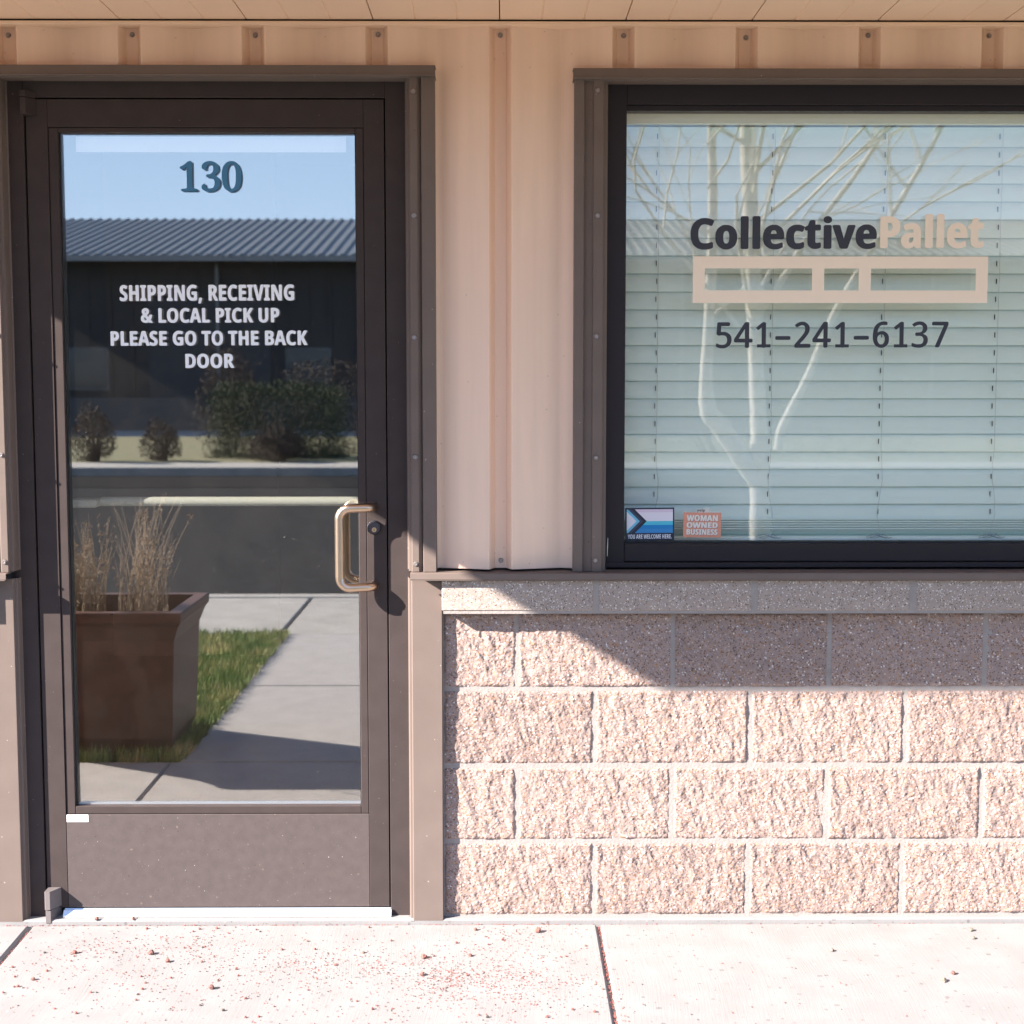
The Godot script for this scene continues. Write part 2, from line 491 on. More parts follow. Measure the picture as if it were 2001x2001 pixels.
# ---------------------------------------------------------------- split-face block
func split_mesh(w: float, h: float, seed_: int) -> ArrayMesh:
	var coarse := FastNoiseLite.new()
	coarse.seed = seed_
	coarse.frequency = 11.0
	coarse.fractal_octaves = 3
	var mid := FastNoiseLite.new()
	mid.seed = seed_ + 50
	mid.frequency = 105.0
	mid.fractal_octaves = 3
	mid.domain_warp_enabled = true
	mid.domain_warp_amplitude = 0.01
	mid.domain_warp_frequency = 40.0
	var pit := FastNoiseLite.new()
	pit.seed = seed_ + 90
	pit.noise_type = FastNoiseLite.TYPE_CELLULAR
	pit.frequency = 190.0
	pit.cellular_return_type = FastNoiseLite.RETURN_DISTANCE
	var nx := int(round(w / 0.0027))
	var ny := int(round(h / 0.0027))
	var pts := []
	for j in ny + 1:
		for i in nx + 1:
			var x := w * i / nx
			var y := h * j / ny
			var e := minf(minf(x, w - x), minf(y, h - y))
			var edge := smoothstep(-0.004, 0.006, e)
			var sx := x * 0.82 + y * 0.42   # fracture grain runs aslant
			var sy := y * 0.8 - x * 0.4
			var c := coarse.get_noise_2d(sx * 1.7, sy * 0.7)
			var m := mid.get_noise_2d(sx * 1.25, sy * 0.8)
			var p := pit.get_noise_2d(x, y)
			var f := mid.get_noise_2d(sx * 0.5 + 3.0, sy * 0.22)
			f = f - 0.9 * maxf(0.0, coarse.get_noise_2d(sx * 3.1 + 9.0, sy * 1.3) - 0.22)
			var z := 0.0005 + edge * (0.0042 + 0.0036 * c + 0.0027 * f + 0.0010 * m - 0.0015 * (p + 0.5)) + (1.0 - edge) * 0.0015 * m
			var jx := 0.0009 * sin(i * 12.9 + j * 78.2) if i > 0 and i < nx else 0.0013 * mid.get_noise_2d(y * 2.0, i)
			var jy := 0.0009 * sin(i * 39.3 + j * 11.1) if j > 0 and j < ny else 0.0013 * mid.get_noise_2d(x * 2.0, j)
			pts.append(Vector3(x + jx, y + jy, z))
	var normals := []
	for j in ny + 1:
		for i in nx + 1:
			var l: Vector3 = pts[j * (nx + 1) + maxi(i - 1, 0)]
			var r: Vector3 = pts[j * (nx + 1) + mini(i + 1, nx)]
			var d: Vector3 = pts[maxi(j - 1, 0) * (nx + 1) + i]
			var u: Vector3 = pts[mini(j + 1, ny) * (nx + 1) + i]
			normals.append((r - l).cross(u - d).normalized())
	var b := Builder.new()
	for j in ny:
		for i in nx:
			var k := j * (nx + 1) + i
			var q := [k, k + 1, k + nx + 2, k + nx + 1]
			b.tri_smooth(pts[q[0]], pts[q[1]], pts[q[2]], normals[q[0]], normals[q[1]], normals[q[2]])
			b.tri_smooth(pts[q[0]], pts[q[2]], pts[q[3]], normals[q[0]], normals[q[2]], normals[q[3]])
	var back := Vector3(0, 0, -0.016)
	for i in nx:
		var lo: Vector3 = pts[i]
		var lo2: Vector3 = pts[i + 1]
		b.quad(lo + back, lo2 + back, lo2, lo)
		var hi: Vector3 = pts[ny * (nx + 1) + i]
		var hi2: Vector3 = pts[ny * (nx + 1) + i + 1]
		b.quad(hi, hi2, hi2 + back, hi + back)
	for j in ny:
		var a: Vector3 = pts[j * (nx + 1)]
		var a2: Vector3 = pts[(j + 1) * (nx + 1)]
		b.quad(a + back, a, a2, a2 + back)
		var c: Vector3 = pts[j * (nx + 1) + nx]
		var c2: Vector3 = pts[(j + 1) * (nx + 1) + nx]
		b.quad(c, c + back, c2 + back, c2)
	return b.mesh()

func make_block_walls() -> void:
	var h := 0.1910
	var pitch := 0.4085
	var tones := []
	for k in [0.965, 0.98, 1.0, 1.01, 0.99]:
		var m: StandardMaterial3D = M.split.duplicate()
		m.albedo_color = Color(minf(k, 1.0), minf(k, 1.0), minf(k, 1.0))
		m.uv1_offset = Vector3(k * 3.7, k * 1.9, 0)
		tones.append(m)
	var whole := []
	for k in 6:
		whole.append(split_mesh(pitch - 0.0125, h, 100 + k * 13))
	var half := [split_mesh(0.1840, h, 301), split_mesh(0.1840, h, 317)]
	var corner := split_mesh(0.3870, h, 333)
	var rows := [0.0175, 0.2208, 0.4248, 0.6288]   # lower edges, bottom course first
	for side in 2:
		var right := side == 0
		var wall := thing("block_wall", "split-face tan block wall under the blinded window" if right else "split-face tan block wall on the hinge side of the door", "wall", Vector3.ZERO, "block walls")
		var x0 := -0.151 if right else -3.98
		var x1 := 2.35 if right else -1.326
		put_box("mortar", Vector3(x0, 0.006, -0.03), Vector3(x1, 0.826, 0.0016), 0.0, M.mortar, wall)
		for c in 4:
			var stagger: bool = c % 2 == 1
			var first := true
			var x := x0 + 0.004
			if not right:
				x = x1 - 0.004 - 6.0 * pitch - (0.204 if stagger else 0.0)
			while x < x1 - 0.1:
				if not right and x > x1 - 0.39:
					put("block", half[c / 2], M.split, wall, Vector3(x1 - 0.19, rows[c], 0.0))
					break
				var y: float = rows[c] + rng.randf_range(-0.001, 0.001)
				if first and right:
					var m: Mesh = half[(c / 2) % 2] if stagger else corner
					put("block", m, tones[rng.randi() % 5], wall, Vector3(x, y, 0.0))
					x = 0.0475 if stagger else 0.2505
				else:
					put("block", whole[rng.randi() % 6], tones[rng.randi() % 5], wall, Vector3(x, y, rng.randf_range(-0.001, 0.001)))
					x += pitch
				first = false
		# smooth cap course
		var cx := x0 if right else x1 - 6.0 * pitch + 0.0135
		var first_cap := true
		while cx < x1 - 0.1:
			var w := (0.2385 - cx) if first_cap and right else pitch - 0.0165
			put_box("cap_block", Vector3(cx, 0.8355, -0.02), Vector3(minf(cx + w, x1 + 0.05), 0.9160, 0.052), 0.003, M.cap, wall)
			cx = (0.2525 if right else cx + pitch) if first_cap else cx + pitch
			first_cap = false
		put_box("mortar", Vector3(x0 + 0.004, 0.828, -0.03), Vector3(x1, 0.9145, 0.0495), 0.0, M.mortar, wall)

# ---------------------------------------------------------------- ribbed steel siding
func make_siding() -> void:
	var siding := thing("steel_siding", "tan ribbed steel siding between the door, the window and the soffit", "siding")
	var period := 0.3075
	# one panel: from groove centre to groove centre
	var prof := PackedVector2Array()
	for q in [[0.0, 0.008], [0.0135, 0.008], [0.0150, 0.0092], [0.0268, 0.0390], [0.0285, 0.0415], [0.031, 0.042], [0.09, 0.0245], [0.1475, 0.0085], [0.1537, 0.0078], [0.160, 0.0085], [0.2175, 0.0245], [0.2765, 0.042], [0.2790, 0.0415], [0.2807, 0.0390], [0.2925, 0.0092], [0.294, 0.008], [0.3075, 0.008]]:
		prof.append(Vector2(q[0], q[1]))
	var spans := [[-4.2, -1.3215, 0.942], [-1.3215, -0.1640, 2.203], [-0.1640, 0.1860, 0.942], [0.1860, 1.845, 2.196], [1.845, 4.4, 0.942]]
	for s in spans:
		var xa: float = s[0]
		while xa < s[1] - 0.001:
			var k := floorf(xa / period + 0.0001)
			var xb := minf((k + 1.0) * period, s[1])
			var cut := PackedVector2Array([Vector2(xa, height_at(prof, xa - k * period))])
			for q in prof:
				if q.x + k * period > xa + 0.0005 and q.x + k * period < xb - 0.0005:
					cut.append(q + Vector2(k * period, 0))
			cut.append(Vector2(xb, height_at(prof, xb - k * period)))
			var outline := cut.duplicate()
			for i in range(cut.size() - 1, -1, -1):
				outline.append(cut[i] - Vector2(0, 0.0012))
			var bb := Builder.new()
			bb.sweep(outline, 1, s[2], 2.312)
			put("panel", bb.mesh(), M.siding, siding)
			xa = xb
	# screws along the top in every groove and at the foot
	var sm := screw_mesh()
	for k in range(-12, 9):
		put("screw", sm[0], M.screw, siding, Vector3(k * period + rng.randf_range(-0.003, 0.003), 2.289 + rng.randf_range(-0.005, 0.001), 0.0095))
	for k in [-11, -10, 0, 7]:
		put("screw", sm[0], M.screw, siding, Vector3(k * period + 0.001, 0.962, 0.0095))

func height_at(prof: PackedVector2Array, x: float) -> float:
	for i in prof.size() - 1:
		if x <= prof[i + 1].x:
			return lerpf(prof[i].y, prof[i + 1].y, clampf((x - prof[i].x) / (prof[i + 1].x - prof[i].x), 0.0, 1.0))
	return prof[prof.size() - 1].y

func screw_mesh() -> Array:
	var b := Builder.new()
	var n := 14
	for k in n:
		var a := TAU * k / n
		var c := TAU * (k + 1) / n
		var r1 := 0.0066
		var p := Vector3(cos(a), sin(a), 0)
		var q := Vector3(cos(c), sin(c), 0)
		b.tri_smooth(p * r1, q * r1, q * 0.0055 + Vector3(0, 0, 0.0022), p, q, q)
		b.tri_smooth(p * r1, q * 0.0055 + Vector3(0, 0, 0.0022), p * 0.0055 + Vector3(0, 0, 0.0022), p, q, p)
		b.tri(Vector3(0, 0, 0.0022), p * 0.0055 + Vector3(0, 0, 0.0022), q * 0.0055 + Vector3(0, 0, 0.0022))
	for k in 6:
		var a := TAU * k / 6.0
		var c := TAU * (k + 1) / 6.0
		var p := Vector3(cos(a), sin(a), 0) * 0.0036
		var q := Vector3(cos(c), sin(c), 0) * 0.0036
		var z0 := Vector3(0, 0, 0.0022)
		var z1 := Vector3(0, 0, 0.0062)
		b.quad(p + z0, q + z0, q + z1, p + z1)
		b.tri(z1 - Vector3(0, 0, 0.0006), p + z1, q + z1)
	return [b.mesh()]

# ---------------------------------------------------------------- soffit and roof edge
func make_soffit() -> void:
	var roof := thing("roof_overhang", "cream panelled soffit of the overhanging roof along the top", "roof overhang")
	var y := 2.317
	var pw := 0.3135
	var depth := 1.40
	var poly := PackedVector2Array()
	var g := 0.0028
	# panel seen end-on in x,y; three ribs with shallow grooves
	for q in [[0.0008, y], [pw / 3.0 - g, y], [pw / 3.0, y + 0.0022], [pw / 3.0 + g, y], [pw * 2.0 / 3.0 - g, y], [pw * 2.0 / 3.0, y + 0.0022], [pw * 2.0 / 3.0 + g, y], [pw - 0.0022, y], [pw - 0.0016, y + 0.006], [pw - 0.0016, y + 0.012], [0.0008, y + 0.012]]:
		poly.append(Vector2(q[0], q[1]))
	var b := Builder.new()
	# sweep along z: build as sides by hand
	for i in poly.size():
		var p := poly[i]
		var q := poly[(i + 1) % poly.size()]
		b.quad(Vector3(p.x, p.y, 0.052), Vector3(q.x, q.y, 0.052), Vector3(q.x, q.y, depth - 0.014), Vector3(p.x, p.y, depth - 0.014))
		var nrm := (Vector3(q.x, q.y, 0) - Vector3(p.x, p.y, 0)).cross(Vector3(0, 0, 1))
	for i in range(0, 1):
		b.quad(Vector3(0.0008, y, 0.052), Vector3(0.0008, y + 0.012, 0.052), Vector3(pw - 0.0016, y + 0.012, 0.052), Vector3(pw - 0.0016, y, 0.052))
	var m := b.mesh()
	var x := -2.3
	for k in range(-7, 14):
		x = -0.001 + k * pw
		if x < -2.31:
			continue
		put("panel", m, M.soffit, roof, Vector3(x, 0, 0))
	# J-channel against the wall, deck above, fascia boards, sloping roof sheet
	put_box("wall_channel", Vector3(-2.32, 2.3035, 0.0), Vector3(4.4, 2.3120, 0.0575), 0.0008, M.soffit, roof)
	put_box("fascia", Vector3(-2.32, 2.314, depth - 0.012), Vector3(4.4, 2.50, depth), 0.003, M.trim, roof)
	put_box("end_board", Vector3(-2.322, 2.314, 0.03), Vector3(-2.30, 2.95, depth - 0.013), 0.003, M.trim, roof)
	put_box("deck", Vector3(-2.299, 2.332, 0.0), Vector3(4.4, 2.345, depth - 0.014), 0.0, M.gasket, roof)
	var r := Builder.new()
	var a0 := Vector3(-2.32, 2.50, depth + 0.04)
	var a1 := Vector3(4.4, 2.50, depth + 0.04)
	var c1 := Vector3(4.4, 3.3, -1.6)
	var c0 := Vector3(-2.32, 3.3, -1.6)
	var up := Vector3(0, 0.03, 0)
	r.quad(a0 + up, a1 + up, c1 + up, c0 + up)
	r.quad(a1, a0, c0, c1)
	r.quad(a0, a1, a1 + up, a0 + up)
	r.quad(c0, a0, a0 + up, c0 + up)
	r.quad(a1, c1, c1 + up, a1 + up)
	put("roof_sheet", r.mesh(), M.trim, roof)
	# wall above the eave beyond the overhang
	var upper := put_box("upper_wall", Vector3(-4.2, 2.313, -0.02), Vector3(-2.325, 3.2, 0.03), 0.0, M.siding)
	structure(upper)

# ---------------------------------------------------------------- flashings
func profile_strip(pts: Array, thick: float) -> PackedVector2Array:
	var p := PackedVector2Array()
	for q in pts:
		p.append(Vector2(q[0], q[1]))
	for i in range(pts.size() - 1, -1, -1):
		p.append(Vector2(pts[i][0], pts[i][1] - thick))
	return p

func vertical(called: String, pts: Array, y0: float, y1: float, m: Material, parent: Node3D, thick := 0.0015) -> MeshInstance3D:
	var b := Builder.new()
	b.sweep(profile_strip(pts, thick), 1, y0, y1)
	return put(called, b.mesh(), m, parent)

func make_trims() -> void:
	var sm: Mesh = screw_mesh()[0]
	# door surround
	var d := thing("door_surround", "brown steel flashing framing the glass door", "door trim", Vector3.ZERO, "brown steel flashings")
	var jr := [[-0.2425, -0.006], [-0.2375, -0.004], [-0.236, 0.030], [-0.2345, 0.0335], [-0.2280, 0.0345], [-0.2268, 0.0455], [-0.2255, 0.0465], [-0.2095, 0.0465], [-0.2082, 0.0455], [-0.1988, 0.0365], [-0.1975, 0.0475], [-0.1962, 0.0485], [-0.1655, 0.0485], [-0.1640, 0.0470], [-0.1636, 0.012]]
	vertical("jamb_flashing", jr, 0.937, 2.188, M.trim, d)
	var mirror := []
	for i in range(jr.size() - 1, -1, -1):
		mirror.append([-1.4855 - jr[i][0], jr[i][1]])
	vertical("jamb_flashing", mirror, 0.937, 2.188, M.trim, d)
	# lower legs over the block
	vertical("jamb_cover", [[-0.2425, -0.0065], [-0.2395, -0.0045], [-0.2375, 0.014], [-0.2360, 0.0155], [-0.2310, 0.0160], [-0.2296, 0.0235], [-0.2280, 0.0245], [-0.1525, 0.0245], [-0.1508, 0.0230], [-0.1504, -0.02]], 0.006, 0.9165, M.trim, d)
	vertical("jamb_cover", [[-1.3352, -0.02], [-1.3348, 0.0230], [-1.3330, 0.0245], [-1.2575, 0.0245], [-1.2560, 0.0235], [-1.2545, 0.0160], [-1.2495, 0.0155], [-1.2480, 0.014], [-1.2460, -0.0045], [-1.2430, -0.0065]], 0.006, 0.9165, M.trim, d)
	var hb := Builder.new()
	var hp := PackedVector2Array()
	for q in [[0.0, 2.2075], [0.056, 2.2055], [0.0590, 2.2040], [0.0605, 2.1835], [0.0625, 2.1815], [0.0610, 2.1800], [0.044, 2.1805], [0.043, 2.1775], [-0.004, 2.1770], [-0.0045, 2.1785], [0.040, 2.1795], [0.041, 2.1830], [0.0575, 2.1835], [0.056, 2.2025], [0.0, 2.2045]]:
		hp.append(Vector2(q[0], q[1]))
	hb.sweep(hp, 0, -1.327, -0.1615)
	put("head_flashing", hb.mesh(), M.trim, d)
	for y in [2.1436, 1.8376, 1.5338, 1.231, 0.957]:
		put("screw", sm, M.screw, d, Vector3(-0.2172 + rng.randf_range(-0.001, 0.001), y, 0.0468))
		put("screw", sm, M.screw, d, Vector3(-1.2680 + rng.randf_range(-0.001, 0.001), y + 0.006, 0.0468))
	# window surround
	var w := thing("window_surround", "brown steel flashing framing the blinded window", "window trim", Vector3.ZERO, "brown steel flashings")
	var jw := [[0.1855, 0.012], [0.1860, 0.0470], [0.1875, 0.0485], [0.2085, 0.0485], [0.2100, 0.0475], [0.2113, 0.0365], [0.2325, 0.0400], [0.2338, 0.0455], [0.2350, 0.0465], [0.2575, 0.0465], [0.2590, 0.0455], [0.2600, 0.036], [0.2680, 0.035], [0.2695, 0.0335], [0.2715, -0.002], [0.2755, -0.004]]
	vertical("jamb_flashing", jw, 0.937, 2.18, M.trim, w)
	var mw := []
	for i in range(jw.size() - 1, -1, -1):
		mw.append([2.03 - jw[i][0], jw[i][1]])
	vertical("jamb_flashing", mw, 0.937, 2.18, M.trim, w)
	hb = Builder.new()
	hb.sweep(hp, 0, 0.1815, 1.849)
	put("head_flashing", hb.mesh(), M.trim, w, Vector3(0, -0.0065, 0))
	for y in [2.1465, 1.838, 1.5366, 1.2295, 0.966]:
		put("screw", sm, M.screw, w, Vector3(0.2435 + rng.randf_range(-0.001, 0.001), y, 0.0468))
		put("screw", sm, M.screw, w, Vector3(1.785 + rng.randf_range(-0.001, 0.001), y, 0.0468))
	# sill flashing above the cap course
	for side in 2:
		var s := thing("sill_flashing", "brown steel sill flashing under the window" if side == 0 else "short end of brown sill flashing on the hinge side of the door", "flashing", Vector3.ZERO, "sill flashings")
		var b := Builder.new()
		var sp := PackedVector2Array()
		for q in [[-0.02, 0.9362], [0.066, 0.9356], [0.0690, 0.9340], [0.0705, 0.9205], [0.0690, 0.9185], [0.0675, 0.9200], [0.067, 0.9325], [-0.02, 0.9335]]:
			sp.append(Vector2(q[0], q[1]))
		b.sweep(sp, 0, -0.231 if side == 0 else -3.98, 2.40 if side == 0 else -1.2595)
		put("sheet", b.mesh(), M.trim, s)
		put_box("drip_edge", Vector3(-0.2305 if side == 0 else -3.97, 0.9165, 0.060), Vector3(2.39 if side == 0 else -1.262, 0.9195, 0.0700), 0.0008, M.trim, s)

# ---------------------------------------------------------------- text
func lettering(called: String, text: String, family: String, weight: int, embolden: float, lo: Vector2, hi: Vector2, z: float, m: Material, parent: Node3D, spacing := 0, tilt := 0.0) -> MeshInstance3D:
	var sf := SystemFont.new()
	sf.font_names = PackedStringArray([family])
	sf.font_weight = weight
	var fv := FontVariation.new()
	fv.base_font = sf
	fv.spacing_glyph = spacing
	var t := TextMesh.new()
	t.font = fv
	t.text = text
	t.font_size = 96
	t.pixel_size = 0.001
	t.depth = 0.0
	t.curve_step = 1.0
	# heavier strokes: the same outlines laid a little to each side
	var src := t.get_mesh_arrays()
	var pts: PackedVector3Array = src[Mesh.ARRAY_VERTEX]
	var idx: PackedInt32Array = src[Mesh.ARRAY_INDEX]
	var b := Builder.new()
	var n := 1 if embolden <= 0.0 else 5
	var k := embolden * 0.001
	for c in n:
		var off := Vector3([0.0, -k, k, 0.0, 0.0][c], [0.0, 0.0, 0.0, -k * 0.6, k * 0.6][c], c * 0.00004)
		for i in range(0, idx.size(), 3):
			var p: Vector3 = pts[idx[i]] + off
			var q: Vector3 = pts[idx[i + 1]] + off
			var r: Vector3 = pts[idx[i + 2]] + off
			if (q - p).cross(r - p).z > 0:
				b.tri(p, q, r)
			else:
				b.tri(p, r, q)
	var built := b.mesh()
	var box := built.get_aabb()
	var o := put(called, built, m, parent)
	var sx := (hi.x - lo.x) / box.size.x
	var sy := (hi.y - lo.y) / box.size.y
	o.scale = Vector3(sx, sy, 1.0)
	var mid := box.get_center()
	o.rotation.z = tilt
	var shift := Vector3(mid.x * sx, mid.y * sy, 0).rotated(Vector3.BACK, tilt)
	o.position = Vector3((lo.x + hi.x) * 0.5, (lo.y + hi.y) * 0.5, z) - shift
	return o

# ---------------------------------------------------------------- door
func make_door() -> void:
	var f := thing("door_frame", "dark bronze frame and bright threshold around the glass door", "door frame")
	put_box("jamb", Vector3(-1.262, 0.006, -0.10), Vector3(-1.2045, 2.19, -0.0055), 0.0012, M.bronze, f)
	put_box("jamb", Vector3(-0.2915, 0.006, -0.10), Vector3(-0.235, 2.19, -0.0055), 0.0012, M.bronze, f)
	put_box("head", Vector3(-1.2043, 2.1375, -0.10), Vector3(-0.2917, 2.19, -0.0065), 0.0012, M.bronze, f)
	var th := Builder.new()
	var tp := PackedVector2Array()
	for q in [[-0.10, 0.0125], [-0.10, 0.030], [-0.012, 0.0305], [-0.010, 0.0275], [-0.005, 0.0275], [-0.003, 0.0300], [0.000, 0.0298], [0.0085, 0.0180], [0.0095, 0.0165], [0.0095, 0.0125]]:
		tp.append(Vector2(q[0], q[1]))
	th.sweep(tp, 0, -1.156, -0.2895)
	put("threshold", th.mesh(), M.aluminium, f)

	var d := thing("glass_door", "dark bronze glass door numbered 130 with notice lettering", "door")
	var zf := -0.0095
	var zb := -0.054
	put_box("stile", Vector3(-1.2006, 0.0335, zb), Vector3(-1.1462, 2.1340, zf), 0.001, M.bronze, d)
	put_box("stile", Vector3(-0.3470, 0.0335, zb), Vector3(-0.2950, 2.1340, zf), 0.001, M.bronze, d)
	put_box("rail", Vector3(-1.1458, 2.0645, zb), Vector3(-0.3474, 2.1340, zf - 0.0004), 0.001, M.bronze, d)
	put_box("kick_plate", Vector3(-1.1456, 0.0335, zb), Vector3(-0.3476, 0.2850, zf - 0.0004), 0.001, M.kick, d)
	# glazing beads, a step behind the stiles
	put_box("glazing_bead", Vector3(-1.1452, 0.2858, -0.05), Vector3(-1.1215, 2.0635, -0.0125), 0.0015, M.bronze, d)
	put_box("glazing_bead", Vector3(-0.3680, 0.2858, -0.05), Vector3(-0.3480, 2.0635, -0.0125), 0.0015, M.bronze, d)
	put_box("glazing_bead", Vector3(-1.1213, 2.0520, -0.05), Vector3(-0.3682, 2.0635, -0.0125), 0.0015, M.bronze, d)
	put_box("glazing_bead", Vector3(-1.1213, 0.2858, -0.05), Vector3(-0.3682, 0.3065, -0.0125), 0.0015, M.bronze, d)
	put_box("glazing_seal", Vector3(-1.1210, 0.3068, -0.05), Vector3(-1.1186, 2.0517, -0.0225), 0.0, M.gasket, d)
	put_box("glazing_seal", Vector3(-0.3706, 0.3068, -0.05), Vector3(-0.3684, 2.0517, -0.0225), 0.0, M.gasket, d)
	put_box("spacer", Vector3(-1.1184, 0.3068, -0.046), Vector3(-0.3708, 0.3110, -0.0312), 0.0, M.aluminium, d)
	# insulated glass: clear outer sheet, coated inner sheet
	var g := put_box("outer_pane", Vector3(-1.1186, 0.3112, -0.031), Vector3(-0.3706, 2.0517, -0.0265), 0.0, M.clear, d)
	var q := Builder.new()
	q.quad(Vector3(-1.1186, 0.3112, -0.0375), Vector3(-0.3706, 0.3112, -0.0375), Vector3(-0.3706, 2.0517, -0.0375), Vector3(-1.1186, 2.0517, -0.0375))
	put("inner_pane", q.mesh(), M.door_coat, d)
	var df := dust_film()
	var dm := Builder.new()
	dm.quad(Vector3(-1.1186, 0.3112, -0.0258), Vector3(-0.3706, 0.3112, -0.0258), Vector3(-0.3706, 2.0517, -0.0258), Vector3(-1.1186, 2.0517, -0.0258))
	put("dust", dm.mesh(), df, g)
	# lettering on the glass
	var zl := -0.0252
	lettering("house_number", "130", "Droid Serif", 400, 2.2, Vector2(-0.8175, 1.9050), Vector2(-0.6600, 1.9825), zl, M.vinyl_teal, d)
	lettering("notice_line", "SHIPPING, RECEIVING", "Droid Sans", 700, 2.6, Vector2(-0.9775, 1.6225), Vector2(-0.5296, 1.6705), zl, M.vinyl_white, d, 1, 0.004)
	lettering("notice_line", "& LOCAL PICK UP", "Droid Sans", 700, 2.6, Vector2(-0.9243, 1.5730), Vector2(-0.5685, 1.6115), zl, M.vinyl_white, d, 1, 0.004)
	lettering("notice_line", "PLEASE GO TO THE BACK", "Droid Sans", 700, 2.6, Vector2(-1.0033, 1.5146), Vector2(-0.4970, 1.5532), zl, M.vinyl_white, d, 1, 0.004)
	lettering("notice_line", "DOOR", "Droid Sans", 700, 2.6, Vector2(-0.8123, 1.4570), Vector2(-0.6860, 1.4945), zl, M.vinyl_white, d, 1, 0.004)
	put_box("pale_strip", Vector3(-1.0860, 2.0080, -0.0500), Vector3(-0.3955, 2.0470, -0.0490), 0.0, paint(0.92, 0.92, 0.90, 0.6), d)  # plain pale strip just behind the coated pane, near the top
	# pull handle: offset D bar
	var hp := []
	var hr := []
	var yb := 0.8945
	var yt := 1.1000
	var xb := -0.3285
	var xg := -0.4125
	var zo := 0.046
	var path := [Vector3(xb, yt, zf), Vector3(xb, yt, zf + 0.014)]
	# standoff bends outwards and sideways to the grip
	for k in 7:
		var a := PI / 2 * k / 6.0
		path.append(Vector3(xb - 0.030 * (1.0 - cos(a)), yt, zf + 0.014 + 0.030 * sin(a)))
	for k in 8:
		var a := PI / 2 * k / 7.0
		path.append(Vector3(xg + 0.028 - 0.028 * sin(a), yt - 0.028 * (1.0 - cos(a)), zo))
	for k in 8:
		var a := PI / 2 * k / 7.0
		path.append(Vector3(xg + 0.028 - 0.028 * cos(a), yb + 0.028 - 0.028 * sin(a), zo))
	for k in 7:
		var a := PI / 2 * (6 - k) / 6.0
		path.append(Vector3(xb - 0.030 * (1.0 - cos(a)), yb, zf + 0.014 + 0.030 * sin(a)))
	path.append(Vector3(xb, yb, zf + 0.010))
	path.append(Vector3(xb, yb, zf))
	for p in path:
		hr.append(0.0118)
	var hb := Builder.new()
	hb.tube(path, hr, 20)
	put("handle", hb.mesh(), M.handle, d)
	# mortise lock cylinder
	var lc := Vector3(-0.3275, 1.0462, zf)
	var lb := Builder.new()
	lb.tube([lc, lc + Vector3(0, 0, 0.009), lc + Vector3(0, 0, 0.0105)], [0.0185, 0.0185, 0.0165], 28)
	var lock := put("lock", lb.mesh(), M.lock, d)
	var rb := Builder.new()
	rb.tube([lc + Vector3(0, 0, 0.0104), lc + Vector3(0, 0, 0.0118)], [0.0140, 0.0134], 28)
	put("face", rb.mesh(), paint(0.07, 0.06, 0.07, 0.4, 0.3), lock)
	var pc := lc + Vector3(0.0005, -0.0055, 0)
	var kb := Builder.new()
	kb.tube([pc + Vector3(0, 0, 0.0115), pc + Vector3(0, 0, 0.0136)], [0.0063, 0.0060], 20)
	put("plug", kb.mesh(), M.brass, lock)
	put_box("keyway", pc + Vector3(-0.0008, -0.0036, 0.0134), pc + Vector3(0.0008, 0.0022, 0.0139), 0.0, M.black, lock)
	# pivots
	var pt := Builder.new()
	pt.sweep(PackedVector2Array([Vector2(-1.2045, -0.006), Vector2(-1.2045, 0.022), Vector2(-1.2025, 0.024), Vector2(-1.1905, 0.024), Vector2(-1.1890, 0.0225), Vector2(-1.1720, -0.0092)]), 1, 2.0920, 2.1330)
	put("pivot", pt.mesh(), M.bronze, d)
	pt = Builder.new()
	pt.sweep(PackedVector2Array([Vector2(-1.2040, -0.0062), Vector2(-1.2040, 0.022), Vector2(-1.1895, 0.022), Vector2(-1.1730, -0.0062)]), 1, 2.1345, 2.1500)
	put("pivot", pt.mesh(), M.bronze, d)
	var pm := paint(0.155, 0.130, 0.125, 0.5)
	pt = Builder.new()
	pt.sweep(PackedVector2Array([Vector2(-1.1975, -0.0092), Vector2(-1.1975, 0.026), Vector2(-1.1955, 0.028), Vector2(-1.1835, 0.028), Vector2(-1.1820, 0.0265), Vector2(-1.1640, -0.0092)]), 1, 0.0400, 0.0890)
	put("pivot", pt.mesh(), pm, d)
	pt = Builder.new()
	pt.sweep(PackedVector2Array([Vector2(-1.1960, -0.02), Vector2(-1.1960, 0.026), Vector2(-1.1830, 0.026), Vector2(-1.1660, -0.02)]), 1, 0.0035, 0.0370)
	put("pivot", pt.mesh(), pm, d)
	put_box("label", Vector3(-1.1445, 0.2655, -0.0098), Vector3(-1.0875, 0.2850, -0.0091), 0.0, M.white_label, d)
	# crash bar on the room side
	var cb := Builder.new()
	cb.tube([Vector3(-1.060, 1.1050, -0.115), Vector3(-0.38, 1.1050, -0.115)], [0.0125, 0.0125], 16)
	var bar := put("crash_bar", cb.mesh(), M.bar, d)
	put_box("housing", Vector3(-1.13, 1.0930, -0.125), Vector3(-1.0595, 1.1140, -0.057), 0.004, M.bar, bar)
	put_box("housing", Vector3(-0.378, 1.0930, -0.125), Vector3(-0.31, 1.1170, -0.057), 0.004, M.bar, bar)

